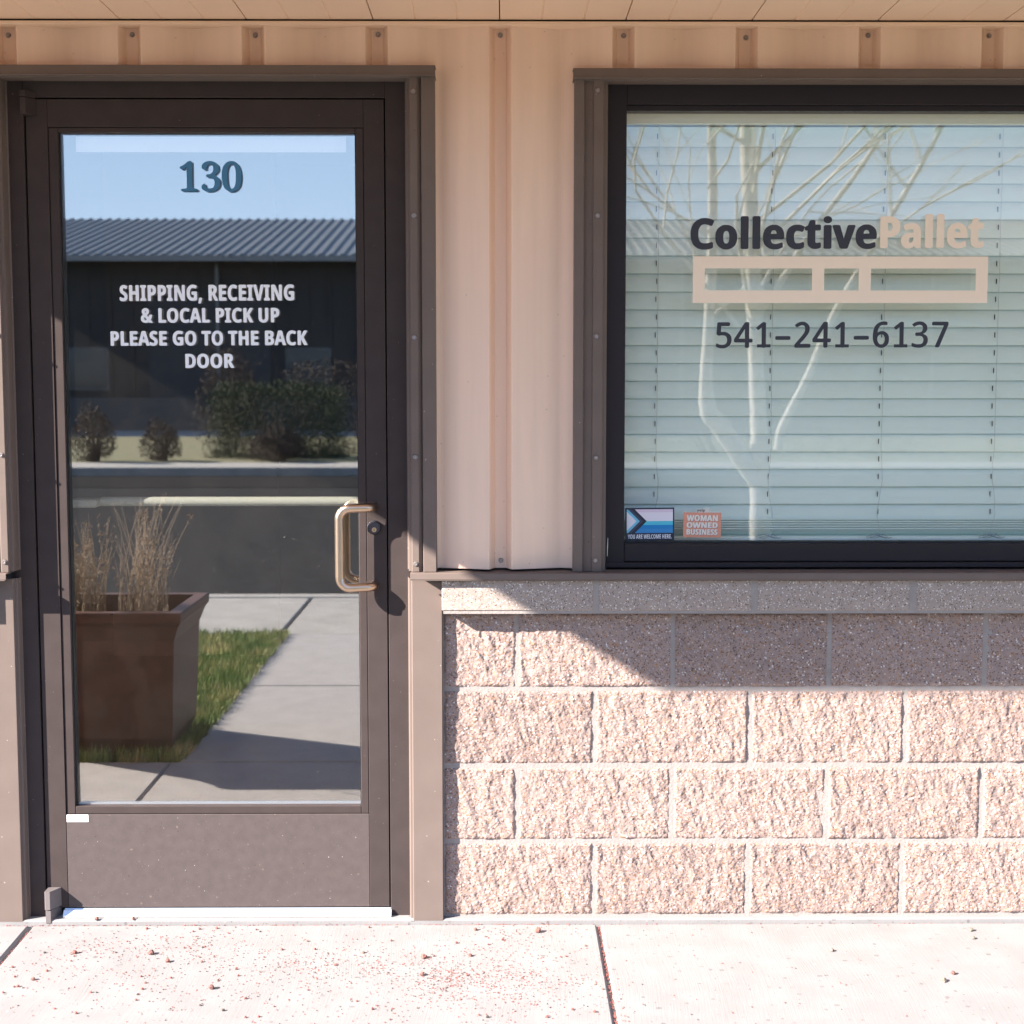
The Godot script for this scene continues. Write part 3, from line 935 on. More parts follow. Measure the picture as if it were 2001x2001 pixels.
func dust_film() -> StandardMaterial3D:
	var size := 1024
	var n1 := noise_image(size, 71, 0.006, 4).get_data()
	var n2 := noise_image(size, 72, 0.3, 3).get_data()
	var im := Image.create(size, size, false, Image.FORMAT_RGBA8)
	var r := RandomNumberGenerator.new()
	r.seed = 73
	for y in size:
		for x in size:
			var k := y * size + x
			var a := 0.004 + 0.008 * (n1[k] / 255.0) + 0.016 * maxf(0.0, n2[k] / 255.0 - 0.5)
			im.set_pixel(x, y, Color(0.80, 0.76, 0.70, a))
	for i in 120:
		var cx := r.randi() % size
		var cy := r.randi() % size
		im.set_pixel(cx, cy, Color(0.85, 0.83, 0.80, 0.5))
		if i % 5 == 0:
			im.set_pixel((cx + 1) % size, cy, Color(0.85, 0.83, 0.80, 0.5))
	var m := StandardMaterial3D.new()
	m.albedo_texture = ImageTexture.create_from_image(im)
	m.transparency = BaseMaterial3D.TRANSPARENCY_ALPHA
	m.roughness = 0.9
	m.metallic_specular = 0.0
	m.uv1_triplanar = true
	m.uv1_world_triplanar = true
	m.uv1_scale = Vector3.ONE * 0.85
	return m

# ---------------------------------------------------------------- window
func make_window() -> void:
	var w := thing("window", "dark framed fixed window with shop lettering and phone number", "window")
	var x0 := 0.2705
	var x1 := 1.7595
	put_box("stile", Vector3(x0, 0.941, -0.09), Vector3(0.3205, 2.188, -0.0025), 0.0015, M.dark_frame, w)
	put_box("stile", Vector3(1.7090, 0.941, -0.09), Vector3(x1, 2.188, -0.0025), 0.0015, M.dark_frame, w)
	put_box("head", Vector3(0.3207, 2.1215, -0.09), Vector3(1.7088, 2.188, -0.0035), 0.0015, M.dark_frame, w)
	put_box("bottom_rail", Vector3(0.3207, 0.9560, -0.09), Vector3(1.7088, 1.0035, -0.0035), 0.0025, M.dark_frame, w)
	put_box("subsill", Vector3(0.272, 0.9420, -0.03), Vector3(1.758, 0.9545, 0.006), 0.001, M.dark_frame, w)
	put_box("head_stop", Vector3(0.3207, 2.1080, -0.06), Vector3(1.7088, 2.1213, -0.0155), 0.001, M.dark_frame, w)
	put_box("glazing_seal", Vector3(0.3207, 1.0037, -0.05), Vector3(1.7088, 1.0075, -0.0195), 0.0, M.gasket, w)
	put_box("outer_pane", Vector3(0.3207, 1.0077, -0.0295), Vector3(1.7088, 2.1078, -0.0250), 0.0, M.clear, w)
	var q := Builder.new()
	q.quad(Vector3(0.3207, 1.0077, -0.0450), Vector3(1.7088, 1.0077, -0.0450), Vector3(1.7088, 2.1078, -0.0450), Vector3(0.3207, 2.1078, -0.0450))
	put("inner_pane", q.mesh(), M.window_coat, w)
	# a dried bead of sealant in the corner
	var sb := Builder.new()
	sb.tube([Vector3(0.2745, 0.975, 0.0335), Vector3(0.2752, 1.000, 0.0345), Vector3(0.2760, 1.022, 0.0330)], [0.0007, 0.0012, 0.0005], 6)
	put("sealant", sb.mesh(), paint(0.6, 0.57, 0.52, 0.6), w)
	var z := -0.0243
	var t := -0.006
	lettering("shop_name", "Collective", "Droid Sans", 700, 2.2, Vector2(0.4875, 1.7605), Vector2(0.9665, 1.8455), z, M.vinyl_dark, w, -1, 0.004)
	lettering("shop_name", "Pallet", "Droid Sans", 700, 2.2, Vector2(0.9750, 1.7635), Vector2(1.2420, 1.8510), z, M.vinyl_cream, w, -1, 0.004)
	# pallet emblem: two long boards and four blocks in one outline
	var e := Node3D.new()
	e.name = "emblem"
	w.add_child(e)
	for r in [[0.4950, 1.7125, 1.2550, 1.7430], [0.4950, 1.6245, 1.2550, 1.6563], [0.4950, 1.6563, 0.5255, 1.7125], [0.8020, 1.6563, 0.8332, 1.7125], [0.9222, 1.6563, 0.9535, 1.7125], [1.2245, 1.6563, 1.2550, 1.7125]]:
		put_box("stripe", Vector3(r[0], r[1], z - 0.0006), Vector3(r[2], r[3], z), 0.0, M.vinyl_cream, e)
	for c in [2, 6, 9]:
		var px: float = 0.5560 + 0.601 * (c + 0.5) / 12.0 + 0.0005 * (c - 6)
		put_box("serif", Vector3(px - 0.0165, 1.5105, z - 0.0006), Vector3(px + 0.0185, 1.5185, z), 0.0, M.vinyl_dark, w)
	lettering("phone_number", "541–241–6137", "Droid Sans Mono", 400, 2.3, Vector2(0.5560, 1.5090), Vector2(1.1570, 1.5770), z, M.vinyl_dark, w, 0, 0.003)

func make_blind() -> void:
	var b := thing("window_blind", "closed pale horizontal blind behind the window glass, green glass tint painted into its slats", "blind")
	var x0 := 0.300
	var x1 := 1.730
	var zc := -0.118
	# crowned slat, nearly upright
	var sb := Builder.new()
	var prof := PackedVector2Array()
	var steps := 6
	for k in steps + 1:
		var u := float(k) / steps - 0.5
		prof.append(Vector2(0.0035 * (1.0 - 4.0 * u * u), u * 0.0525))
	for k in range(steps, -1, -1):
		var u := float(k) / steps - 0.5
		prof.append(Vector2(0.0035 * (1.0 - 4.0 * u * u) - 0.0024, u * 0.0525))
	var turned := PackedVector2Array()
	for p in prof:
		turned.append(p.rotated(0.20))
	sb.sweep(turned, 0, x0, x1)
	var slat := sb.mesh()
	var y := 2.0590
	var k := 0
	while y > 1.075:
		var o := put("slat", slat, M.slat, b, Vector3(rng.randf_range(-0.002, 0.002), y, zc))
		o.rotation.z = rng.randf_range(-0.0006, 0.0006)
		o.rotation.x = rng.randf_range(-0.02, 0.02) - (0.10 if k == 20 else 0.0)
		y -= 0.0468
		k += 1
	# spare slats stacked on the bottom rail
	for j in 5:
		var f := put("slat", slat, M.slat, b, Vector3(0, 1.020 + 0.0062 * j, zc - 0.004))
		f.rotation.x = 1.30
	put_box("bottom_rail", Vector3(x0, 0.992, zc - 0.028), Vector3(x1, 1.012, zc + 0.026), 0.004, M.slat, b)
	put_box("valance", Vector3(x0, 2.0850, zc + 0.028), Vector3(x1, 2.150, zc + 0.036), 0.003, M.slat, b)
	put_box("headrail", Vector3(x0, 2.0900, zc - 0.030), Vector3(x1, 2.150, zc + 0.024), 0.002, M.slat, b)
	var slot_b := Builder.new()
	slot_b.box(Vector3(-0.0009, -0.006, 0.0030), Vector3(0.0007, 0.0075, 0.0066))
	var slot := slot_b.mesh()
	var hole := paint(0.03, 0.035, 0.036, 0.9)
	for cx in [0.4104, 0.7124, 1.0066, 1.3066, 1.6066]:
		var pts := []
		var rad := []
		var yy := 2.15
		while yy > 1.02:
			var sway := 0.0 if yy > 1.30 else (1.30 - yy) * 0.035
			pts.append(Vector3(cx + sway * sin(yy * 31.0 + cx * 9.0) + 0.003, yy, zc + 0.0175))
			rad.append(0.0009)
			yy -= 0.045
		var cb := Builder.new()
		cb.tube(pts, rad, 5)
		put("cord", cb.mesh(), M.cord, b)
		# slots that the lift cord runs through
		var sy := 2.0590
		while sy > 1.075:
			put("cord_slot", slot, hole, b, Vector3(cx + rng.randf_range(-0.002, 0.0015), sy, zc))
			sy -= 0.0468
		# tangled tail of the cord
		var tail := []
		var tr := []
		for j in 22:
			var a := j * 0.9
			tail.append(Vector3(cx - 0.02 + 0.022 * cos(a) + 0.0015 * j, 1.014 + 0.006 * sin(a * 1.3), zc + 0.030 + 0.002 * sin(a)))
			tr.append(0.0008)
		var tb := Builder.new()
		tb.tube(tail, tr, 5)
		put("cord", tb.mesh(), paint(0.35, 0.42, 0.44, 0.8), b)

# ---------------------------------------------------------------- stickers on the window
func poly(pts: Array, z: float) -> ArrayMesh:
	var p := PackedVector2Array()
	for q in pts:
		p.append(Vector2(q[0], q[1]))
	var idx := Geometry2D.triangulate_polygon(p)
	var b := Builder.new()
	for k in range(0, idx.size(), 3):
		var a := Vector3(p[idx[k]].x, p[idx[k]].y, z)
		var c := Vector3(p[idx[k + 1]].x, p[idx[k + 1]].y, z)
		var d := Vector3(p[idx[k + 2]].x, p[idx[k + 2]].y, z)
		if (c - a).cross(d - a).z > 0:
			b.tri(a, c, d)
		else:
			b.tri(a, d, c)
	return b.mesh()

func make_stickers() -> void:
	var at := Vector3(0.3255, 1.0090, -0.0246)
	var s := thing("window_sticker", "navy welcome sticker with blue striped flag print in window corner", "sticker", at)
	s.rotation.z = 0.008
	put("backing", poly([[0, 0], [0.1280, 0], [0.1280, 0.0855], [0, 0.0855]], 0.0), paint(0.012, 0.018, 0.045, 0.5), s)
	var e := 0.0002
	var x0 := 0.0040
	var x1 := 0.1245
	var y0 := 0.0195
	var y1 := 0.0815
	var ym := 0.0505
	var bands := [[0.0505, 0.0815, Color(0.72, 0.66, 0.72)], [0.0405, 0.0505, Color(0.07, 0.48, 0.62)], [0.0300, 0.0405, Color(0.0, 0.20, 0.50)], [0.0195, 0.0300, Color(0.03, 0.22, 0.52)]]
	for q in bands:
		put("stripe", poly([[x0, q[0]], [x1, q[0]], [x1, q[1]], [x0, q[1]]], e), paint(q[2].r, q[2].g, q[2].b, 0.5), s)
	put("stripe", poly([[x0, 0.0735], [x1, 0.0735], [x1, y1], [x0, y1]], 2 * e), paint(0.66, 0.52, 0.62, 0.5), s)
	var tips := [[0.0560, Color(0.012, 0.014, 0.03)], [0.0470, Color(0.035, 0.045, 0.09)], [0.0380, Color(0.16, 0.48, 0.66)], [0.0290, Color(0.72, 0.68, 0.74)]]
	for k in tips.size():
		var t: float = tips[k][0]
		var c: Color = tips[k][1]
		var reach := t - x0
		var half := minf(y1 - ym, reach)
		var cut := reach - (y1 - ym)
		var pts := [[x0, ym + half], [x0, ym - half], [t, ym]] if cut <= 0 else [[x0, y1], [x0, y0], [x0 + cut, y0], [t, ym], [x0 + cut, y1]]
		put("chevron", poly(pts, (3 + k) * e), paint(c.r, c.g, c.b, 0.5), s)
	lettering("caption", "YOU ARE WELCOME HERE.", "Droid Sans", 700, 0.0, Vector2(0.0070, 0.0045), Vector2(0.1215, 0.0158), e, paint(0.78, 0.78, 0.84, 0.5), s)

	at = Vector3(0.4765, 1.0180, -0.0246)
	var o := thing("window_sticker", "salmon woman owned business sticker beside the navy flag sticker", "sticker", at)
	o.rotation.z = -0.012
	put("backing", poly([[0, 0], [0.0985, 0], [0.0985, 0.0650], [0, 0.0650]], 0.0), paint(0.66, 0.27, 0.18, 0.5), o)
	put("tab", poly([[0.034, 0.0651], [0.0690, 0.0651], [0.0690, 0.0735], [0.062, 0.0790], [0.056, 0.0735], [0.034, 0.0735]], -0.0001), paint(0.60, 0.55, 0.50, 0.5), o)
	var lm := paint(0.72, 0.68, 0.62, 0.5)
	var sh := paint(0.36, 0.15, 0.11, 0.5)
	var n := 0
	for q in [["WOMAN", 0.0085, 0.0425, 0.0900, 0.0585], ["OWNED", 0.0085, 0.0245, 0.0900, 0.0395], ["BUSINESS", 0.0085, 0.0065, 0.0900, 0.0215]]:
		lettering("caption", q[0], "Droid Sans", 700, 4.0, Vector2(q[1] + 0.0011, q[2] - 0.0011), Vector2(q[3] + 0.0011, q[4] - 0.0011), 0.0002, sh, o)
		lettering("caption", q[0], "Droid Sans", 700, 3.4, Vector2(q[1], q[2]), Vector2(q[3], q[4]), 0.0004, lm, o)
	lettering("caption", "yelp", "Droid Sans", 700, 0.0, Vector2(0.0350, 0.0655), Vector2(0.0555, 0.0745), 0.0002, M.black, o)

# ---------------------------------------------------------------- across the street
func make_street() -> void:
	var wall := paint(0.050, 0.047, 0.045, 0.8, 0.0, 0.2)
	var roof_m := paint(0.13, 0.145, 0.16, 0.5, 0.0, 0.3)
	var b := thing("warehouse", "low grey warehouse with a ribbed metal roof across the street", "building", Vector3(0, 0, 38))
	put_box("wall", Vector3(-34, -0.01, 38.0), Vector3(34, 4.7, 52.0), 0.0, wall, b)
	var rb := Builder.new()
	var e := 4.78
	var r := 6.65
	rb.quad(Vector3(34.5, e, -0.7), Vector3(-34.5, e, -0.7), Vector3(-34.5, r, 8.0), Vector3(34.5, r, 8.0))
	rb.quad(Vector3(-34.5, e, 16.7), Vector3(34.5, e, 16.7), Vector3(34.5, r, 8.0), Vector3(-34.5, r, 8.0))
	rb.quad(Vector3(-34.5, e, -0.7), Vector3(34.5, e, -0.7), Vector3(34.5, e - 0.02, 16.7), Vector3(-34.5, e - 0.02, 16.7))
	rb.tri(Vector3(-34.5, e, 16.7), Vector3(-34.5, r, 8.0), Vector3(-34.5, e, -0.7))
	rb.tri(Vector3(34.5, e, -0.7), Vector3(34.5, r, 8.0), Vector3(34.5, e, 16.7))
	var roof := put("roof", rb.mesh(), roof_m, b)
	var rib := Builder.new()
	var d := Vector3(0, r - e, 8.7)
	var w := Vector3(0.06, 0, 0)
	var h := Vector3(0, 0.05, 0)
	var p := Vector3.ZERO
	rib.quad(p + w, p - w, p - w * 0.6 + h, p + w * 0.6 + h)
	rib.quad(p + w * 0.6 + h, p - w * 0.6 + h, p + d - w * 0.6 + h, p + d + w * 0.6 + h)
	rib.quad(p - w, p - w + d, p + d - w * 0.6 + h, p - w * 0.6 + h)
	rib.quad(p + w + d, p + w, p + w * 0.6 + h, p + d + w * 0.6 + h)
	var rmesh := rib.mesh()
	var x := -34.2
	while x < 34.3:
		put("rib", rmesh, roof_m, roof, Vector3(x, e, -0.7))
		x += 0.305
	put_box("gutter", Vector3(-34.5, e - 0.16, 37.25), Vector3(34.5, e - 0.005, 37.30), 0.0, paint(0.2, 0.2, 0.2, 0.6), b)
	# openings in the wall
	for q in [[-16.0, 3.4, 0.0, 3.6], [-9.8, 3.4, 0.0, 3.6], [-3.2, 1.0, 0.0, 2.2], [3.0, 3.4, 0.0, 3.6], [9.6, 3.4, 0.0, 3.6]]:
		put_box("roller_door", Vector3(q[0], q[2], 37.95), Vector3(q[0] + q[1], q[3], 37.99), 0.0, paint(0.025, 0.025, 0.028, 0.6), b)
	for q in [-12.2, -6.0, -1.6, 0.6, 6.9]:
		var wd := put_box("window", Vector3(q, 1.1, 37.94), Vector3(q + 1.3, 2.3, 37.99), 0.0, paint(0.07, 0.07, 0.07, 0.5), b)
		put_box("pane", Vector3(q + 0.08, 1.18, 37.92), Vector3(q + 1.22, 2.22, 37.935), 0.0, paint(0.02, 0.025, 0.03, 0.1), wd)
	for q in [-14.1, -7.9, 5.0, 12.0]:
		put_box("downspout", Vector3(q, 0.0, 37.86), Vector3(q + 0.1, 4.6, 37.95), 0.01, paint(0.16, 0.155, 0.15, 0.6), b)
	put_box("base_trim", Vector3(-34, 0.0, 37.93), Vector3(34, 0.9, 37.965), 0.0, paint(0.085, 0.075, 0.07, 0.9), b)
	# wall ribs
	var wr := Builder.new()
	wr.box(Vector3(-0.05, 0, -0.04), Vector3(0.05, 4.6, 0.0))
	var wrm := wr.mesh()
	x = -20.0
	while x < 14.0:
		put("wall_rib", wrm, wall, b, Vector3(x, 0, 0))
		x += 0.61

	# shrubs on the verge
	var brown := [Color(0.028, 0.018, 0.012), Color(0.065, 0.043, 0.029)]
	var green := [Color(0.018, 0.030, 0.010), Color(0.046, 0.062, 0.021)]
	var spec := [
		["round_shrub", "round bare brown shrub by the kerb, at the edge of the door glass", Vector3(-7.05, 0, 22.0), Vector3(0.36, 0.46, 0.36), brown, 900, "shrub"],
		["round_shrub", "small twiggy brown shrub on the verge, next to the round bare one", Vector3(-5.92, 0, 22.2), Vector3(0.33, 0.34, 0.33), brown, 700, "shrub"],
		["round_shrub", "low clipped dark shrub in front of the hedge across the street", Vector3(-3.85, 0, 22.0), Vector3(0.47, 0.30, 0.42), brown, 1000, "shrub"],
		["hedge", "clipped green hedge across the street mirrored in the door glass", Vector3(-4.05, 0, 23.4), Vector3(1.12, 0.66, 0.6), green, 4200, "hedge"],
		["tall_shrub", "tall dry brown shrub behind the green hedge", Vector3(-5.15, 0, 24.6), Vector3(0.62, 1.02, 0.5), brown, 1300, "shrub"],
		["hedge", "tall brown winter hedge beside the green hedge", Vector3(-2.3, 0, 25.0), Vector3(1.75, 0.86, 0.5), brown, 3200, "hedge"],
		["hedge", "long brown winter hedge across the street from the window", Vector3(4.6, 0, 24.8), Vector3(3.4, 0.75, 0.6), brown, 2600, "hedge"]]
	for q in spec:
		var t := thing(q[0], q[1], q[6], q[2], "shrubs across the street")
		var mat := paint(1, 1, 1, 0.9)
		mat.vertex_color_use_as_albedo = true
		var size: Vector3 = q[3]
		var leaf := Builder.new()
		var cols := PackedColorArray()
		for i in int(q[5]) * 4:
			var dir := Vector3(rng.randfn(), rng.randfn(), rng.randfn()).normalized()
			if q[0] == "hedge":
				dir = Vector3(rng.randf_range(-1, 1), rng.randf_range(-1, 1), rng.randf_range(-1, 1))
				var ax := rng.randi() % 3
				dir[ax] = signf(dir[ax]) * (1.0 + 0.10 * sin(dir.x * 5.0 + dir.z * 3.0))
				dir.y -= 0.10 * dir.x * dir.x
			else:
				dir *= 1.0 + 0.16 * sin(dir.x * 4.0 + dir.y * 3.0) + 0.12 * sin(dir.z * 7.0 - dir.y * 5.0)
			var c := Vector3(0, size.y, 0) + dir * size * 1.05 * pow(rng.randf(), 0.22)
			c.y = maxf(c.y, 0.03)
			var u := Vector3(rng.randfn(), rng.randfn(), rng.randfn()).normalized() * 0.032
			var s := Vector3(rng.randfn(), rng.randfn(), rng.randfn()).normalized() * 0.022
			leaf.tri(c - u, c + s, c + u)
			var shade: Color = q[4][0].lerp(q[4][1], rng.randf())
			for k in 3:
				cols.append(shade)
		var arr := []
		arr.resize(Mesh.ARRAY_MAX)
		arr[Mesh.ARRAY_VERTEX] = leaf.v
		arr[Mesh.ARRAY_NORMAL] = leaf.n
		arr[Mesh.ARRAY_COLOR] = cols
		var lm := ArrayMesh.new()
		lm.add_surface_from_arrays(Mesh.PRIMITIVE_TRIANGLES, arr)
		put("foliage", lm, mat, t)
		var core := Builder.new()
		for i in 14:
			var a := rng.randf() * TAU
			var rr := sqrt(rng.randf()) * 0.75
			var top := Vector3(cos(a) * size.x * rr, size.y * rng.randf_range(1.2, 1.8), sin(a) * size.z * rr)
			core.tube([Vector3(top.x * 0.3, 0.0, top.z * 0.3), top * 0.5 + Vector3(0.02, 0.05, 0), top], [0.02, 0.012, 0.004], 4, false)
		put("stems", core.mesh(), paint(0.06, 0.045, 0.035, 0.9), t)


# ---------------------------------------------------------------- planter by the walkway
func make_planter() -> void:
	var glaze := textured(grain_texture(512, 61, Color(0.085, 0.045, 0.034), 0.2, 0.012, 0.1, [[Color(0.12, 0.08, 0.06), 200, 0.7, 2.0]]), 1.4, 0.5, null, 0.0, 0.3)
	var c := Vector3(-1.515, 0, 1.915)
	var p := thing("planter", "square brown glazed planter by the walkway, mirrored in the door glass", "planter", c)
	var rings := [[0.245, 0.205, 0.0], [0.262, 0.222, 0.06], [0.272, 0.235, 0.30], [0.278, 0.242, 0.44], [0.300, 0.262, 0.50], [0.312, 0.275, 0.515], [0.314, 0.277, 0.545], [0.310, 0.273, 0.552]]
	var b := Builder.new()
	var rim := Builder.new()
	for i in rings.size() - 1:
		for k in 4:
			var s := [Vector2(1, 1), Vector2(1, -1), Vector2(-1, -1), Vector2(-1, 1)]
			var q0: Vector2 = s[k]
			var q1: Vector2 = s[(k + 1) % 4]
			var a := Vector3(q0.x * rings[i][0], rings[i][2], q0.y * rings[i][1])
			var d := Vector3(q1.x * rings[i][0], rings[i][2], q1.y * rings[i][1])
			var e := Vector3(q1.x * rings[i + 1][0], rings[i + 1][2], q1.y * rings[i + 1][1])
			var f := Vector3(q0.x * rings[i + 1][0], rings[i + 1][2], q0.y * rings[i + 1][1])
			(b if i < 4 else rim).quad(a, d, e, f)
	var inner := [[0.310, 0.273, 0.552], [0.262, 0.226, 0.552], [0.256, 0.220, 0.46]]
	for i in 2:
		for k in 4:
			var s := [Vector2(1, 1), Vector2(1, -1), Vector2(-1, -1), Vector2(-1, 1)]
			var q0: Vector2 = s[k]
			var q1: Vector2 = s[(k + 1) % 4]
			rim.quad(Vector3(q0.x * inner[i][0], inner[i][2], q0.y * inner[i][1]), Vector3(q1.x * inner[i][0], inner[i][2], q1.y * inner[i][1]), Vector3(q1.x * inner[i + 1][0], inner[i + 1][2], q1.y * inner[i + 1][1]), Vector3(q0.x * inner[i + 1][0], inner[i + 1][2], q0.y * inner[i + 1][1]))
	var pot := put("pot", b.mesh(), glaze, p)
	put("rim", rim.mesh(), glaze, pot)
	put_box("soil", c + Vector3(-0.257, 0.40, -0.221), c + Vector3(0.257, 0.475, 0.221), 0.01, M.soil, p)
	# dry ornamental grass
	var g := thing("ornamental_grass", "tuft of dry tan ornamental grass growing in the brown planter", "plant", c + Vector3(0, 0.47, 0))
	var mats := [paint(0.31, 0.25, 0.18, 0.9), paint(0.38, 0.32, 0.25, 0.9)]
	for cl in 2:
		var st := Builder.new()
		var pl := Builder.new()
		var n: int = [170, 95][cl]
		for i in n:
			var root := Vector3([-0.14, 0.12][cl] + clampf(rng.randfn() * 0.05, -0.1, 0.1), 0, clampf(rng.randfn() * 0.05, -0.1, 0.1) - 0.04)
			var lean := Vector3(clampf(rng.randfn() * 0.06, -0.13, 0.13) + [-0.03, 0.02][cl], 0, clampf(rng.randfn() * 0.08, -0.15, 0.15))
			var hgt := rng.randf_range(0.14, 0.52 if cl == 1 else 0.44)
			var pts := []
			var rad := []
			for k in 5:
				var u := k / 4.0
				pts.append(root + lean * u * u * (hgt / 0.4) + Vector3(0, hgt * u, 0))
				rad.append(0.0019 * (1.0 - 0.7 * u))
			st.tube(pts, rad, 4, false)
			if i % 3 == 0:
				for k in 16:
					var u := rng.randf_range(0.45, 1.05)
					var q := root + lean * u * u * (hgt / 0.4) + Vector3(rng.randfn() * 0.006, hgt * u, rng.randfn() * 0.006)
					var w := Vector3(rng.randfn(), rng.randfn() * 0.6, rng.randfn()) * 0.006
					pl.tri(q, q + w, q + Vector3(0, 0.012, 0))
		put("stalks", st.mesh(), mats[cl], g)
		put("plumes", pl.mesh(), mats[1], g)

# ---------------------------------------------------------------- bare trees
func smooth(points: Array, radii: Array, steps := 5) -> Array:
	var p := []
	var r := []
	for i in points.size() - 1:
		var a: Vector3 = points[maxi(i - 1, 0)]
		var b: Vector3 = points[i]
		var c: Vector3 = points[i + 1]
		var d: Vector3 = points[mini(i + 2, points.size() - 1)]
		for k in steps:
			var t := float(k) / steps
			p.append(b.cubic_interpolate(c, a, d, t))
			r.append(lerpf(radii[i], radii[i + 1], t) * (1.0 + 0.05 * sin(i * 7.0 + k * 2.3)))
	p.append(points[points.size() - 1])
	r.append(radii[radii.size() - 1])
	return [p, r]

func limb(b: Builder, points: Array, radii: Array, sides: int) -> void:
	var s := smooth(points, radii)
	b.tube(s[0], s[1], sides)

func branch(b: Builder, from: Vector3, dir: Vector3, length: float, radius: float, depth: int, r: RandomNumberGenerator) -> void:
	var pts := [from]
	var rad := [radius]
	var p := from
	var d := dir
	var n := 4
	for k in n:
		d = (d + Vector3(r.randfn(), r.randfn() * 0.5 + 0.25, r.randfn()) * 0.14).normalized()
		p += d * length / n
		pts.append(p)
		rad.append(lerpf(radius, radius * 0.55, (k + 1.0) / n))
	b.tube(pts, rad, 7 if radius > 0.012 else 4, false)
	if depth <= 0:
		return
	var kids := 3 if depth > 1 else 4
	for k in kids:
		var at: Vector3 = pts[mini(2 + k % 3, n)]
		var ax := Vector3(r.randfn(), r.randfn() * 0.3, r.randfn()).normalized()
		var nd := (d + ax * r.randf_range(0.55, 1.0) + Vector3(0, 0.25, 0)).normalized()
		branch(b, at, nd, length * r.randf_range(0.55, 0.8), radius * r.randf_range(0.42, 0.6), depth - 1, r)

func make_trees() -> void:
	var bark := textured(grain_texture(512, 66, Color(0.52, 0.48, 0.42), 0.2, 0.02, 0.12, [[Color(0.12, 0.1, 0.08), 90, 1.0, 4.0]]), 1.5, 0.8)
	var r := RandomNumberGenerator.new()
	r.seed = 5
	# the near aspen, standing on the lawn to one side of the walkway
	var at := Vector3(1.27, -0.03, 3.35)
	var t := thing("aspen_tree", "bare pale-barked aspen on the lawn, mirrored in the window", "tree", at)
	var tb := Builder.new()
	limb(tb, [Vector3(0, 0, 0), Vector3(0.004, 0.5, 0), Vector3(0.0, 0.93, 0), Vector3(-0.012, 1.25, 0.01), Vector3(-0.03, 1.6, 0.02), Vector3(-0.06, 2.2, 0.02), Vector3(-0.10, 3.1, 0.05), Vector3(-0.12, 4.4, 0.1)], [0.064, 0.056, 0.050, 0.040, 0.037, 0.040, 0.034, 0.012], 12)
	put("trunk", tb.mesh(), bark, t)
	var cb := Builder.new()
	limb(cb, [Vector3(0.0, 0.93, 0), Vector3(-0.10, 1.08, 0.0), Vector3(-0.20, 1.23, 0.0), Vector3(-0.255, 1.30, 0.01), Vector3(-0.27, 1.45, 0.01), Vector3(-0.262, 1.72, 0.0), Vector3(-0.25, 2.4, 0.0), Vector3(-0.30, 3.4, 0.0)], [0.044, 0.046, 0.050, 0.046, 0.034, 0.027, 0.024, 0.010], 10)
	limb(cb, [Vector3(0.14, 1.10, 0.3), Vector3(0.16, 1.22, 0.3), Vector3(0.28, 1.46, 0.3), Vector3(0.42, 1.80, 0.3), Vector3(0.62, 2.15, 0.3), Vector3(0.95, 2.75, 0.3), Vector3(1.15, 3.3, 0.3)], [0.022, 0.021, 0.020, 0.018, 0.015, 0.011, 0.006], 8)
	limb(cb, [Vector3(-0.03, 1.75, 0.02), Vector3(0.10, 1.95, 0.0), Vector3(0.22, 2.15, 0.0), Vector3(0.48, 2.5, 0.0), Vector3(0.75, 2.95, 0.0)], [0.018, 0.016, 0.015, 0.012, 0.007], 8)
	for k in 24:
		var y := 1.6 + k * 0.12
		var a := r.randf() * TAU
		branch(cb, Vector3(-0.03 - 0.03 * (y - 1.6), y, 0.02), Vector3(cos(a), 0.75, sin(a)).normalized(), r.randf_range(0.6, 1.1), 0.012, 3, r)
	for k in 8:
		var u := k / 7.0
		branch(cb, Vector3(0.62, 2.15, 0.3).lerp(Vector3(1.1, 3.1, 0.3), u), Vector3(r.randfn(), 0.8, r.randfn()).normalized(), 0.6, 0.008, 1, r)
		branch(cb, Vector3(-0.262, 1.75, 0.0).lerp(Vector3(-0.29, 3.2, 0.0), u), Vector3(r.randfn() - 0.5, 0.7, r.randfn()).normalized(), 0.7, 0.009, 1, r)
	put("crown", cb.mesh(), bark, t)

# ---------------------------------------------------------------- red grit and pebbles on the pavement
func stone_mesh(seed_: int) -> ArrayMesh:
	var r := RandomNumberGenerator.new()
	r.seed = seed_
	var sphere := SphereMesh.new()
	sphere.radial_segments = 7
	sphere.rings = 4
	sphere.radius = 1.0
	sphere.height = 2.0
	var a := sphere.get_mesh_arrays()
	var vs: PackedVector3Array = a[Mesh.ARRAY_VERTEX]
	var idx: PackedInt32Array = a[Mesh.ARRAY_INDEX]
	var f := FastNoiseLite.new()
	f.seed = seed_
	f.frequency = 0.9
	var b := Builder.new()
	var w := []
	for v in vs:
		w.append(v * (1.0 + 0.55 * f.get_noise_3dv(v * 1.3)) * Vector3(1.0, 0.75, 0.85))
	for k in range(0, idx.size(), 3):
		b.tri(w[idx[k]], w[idx[k + 2]], w[idx[k + 1]])
	return b.mesh()

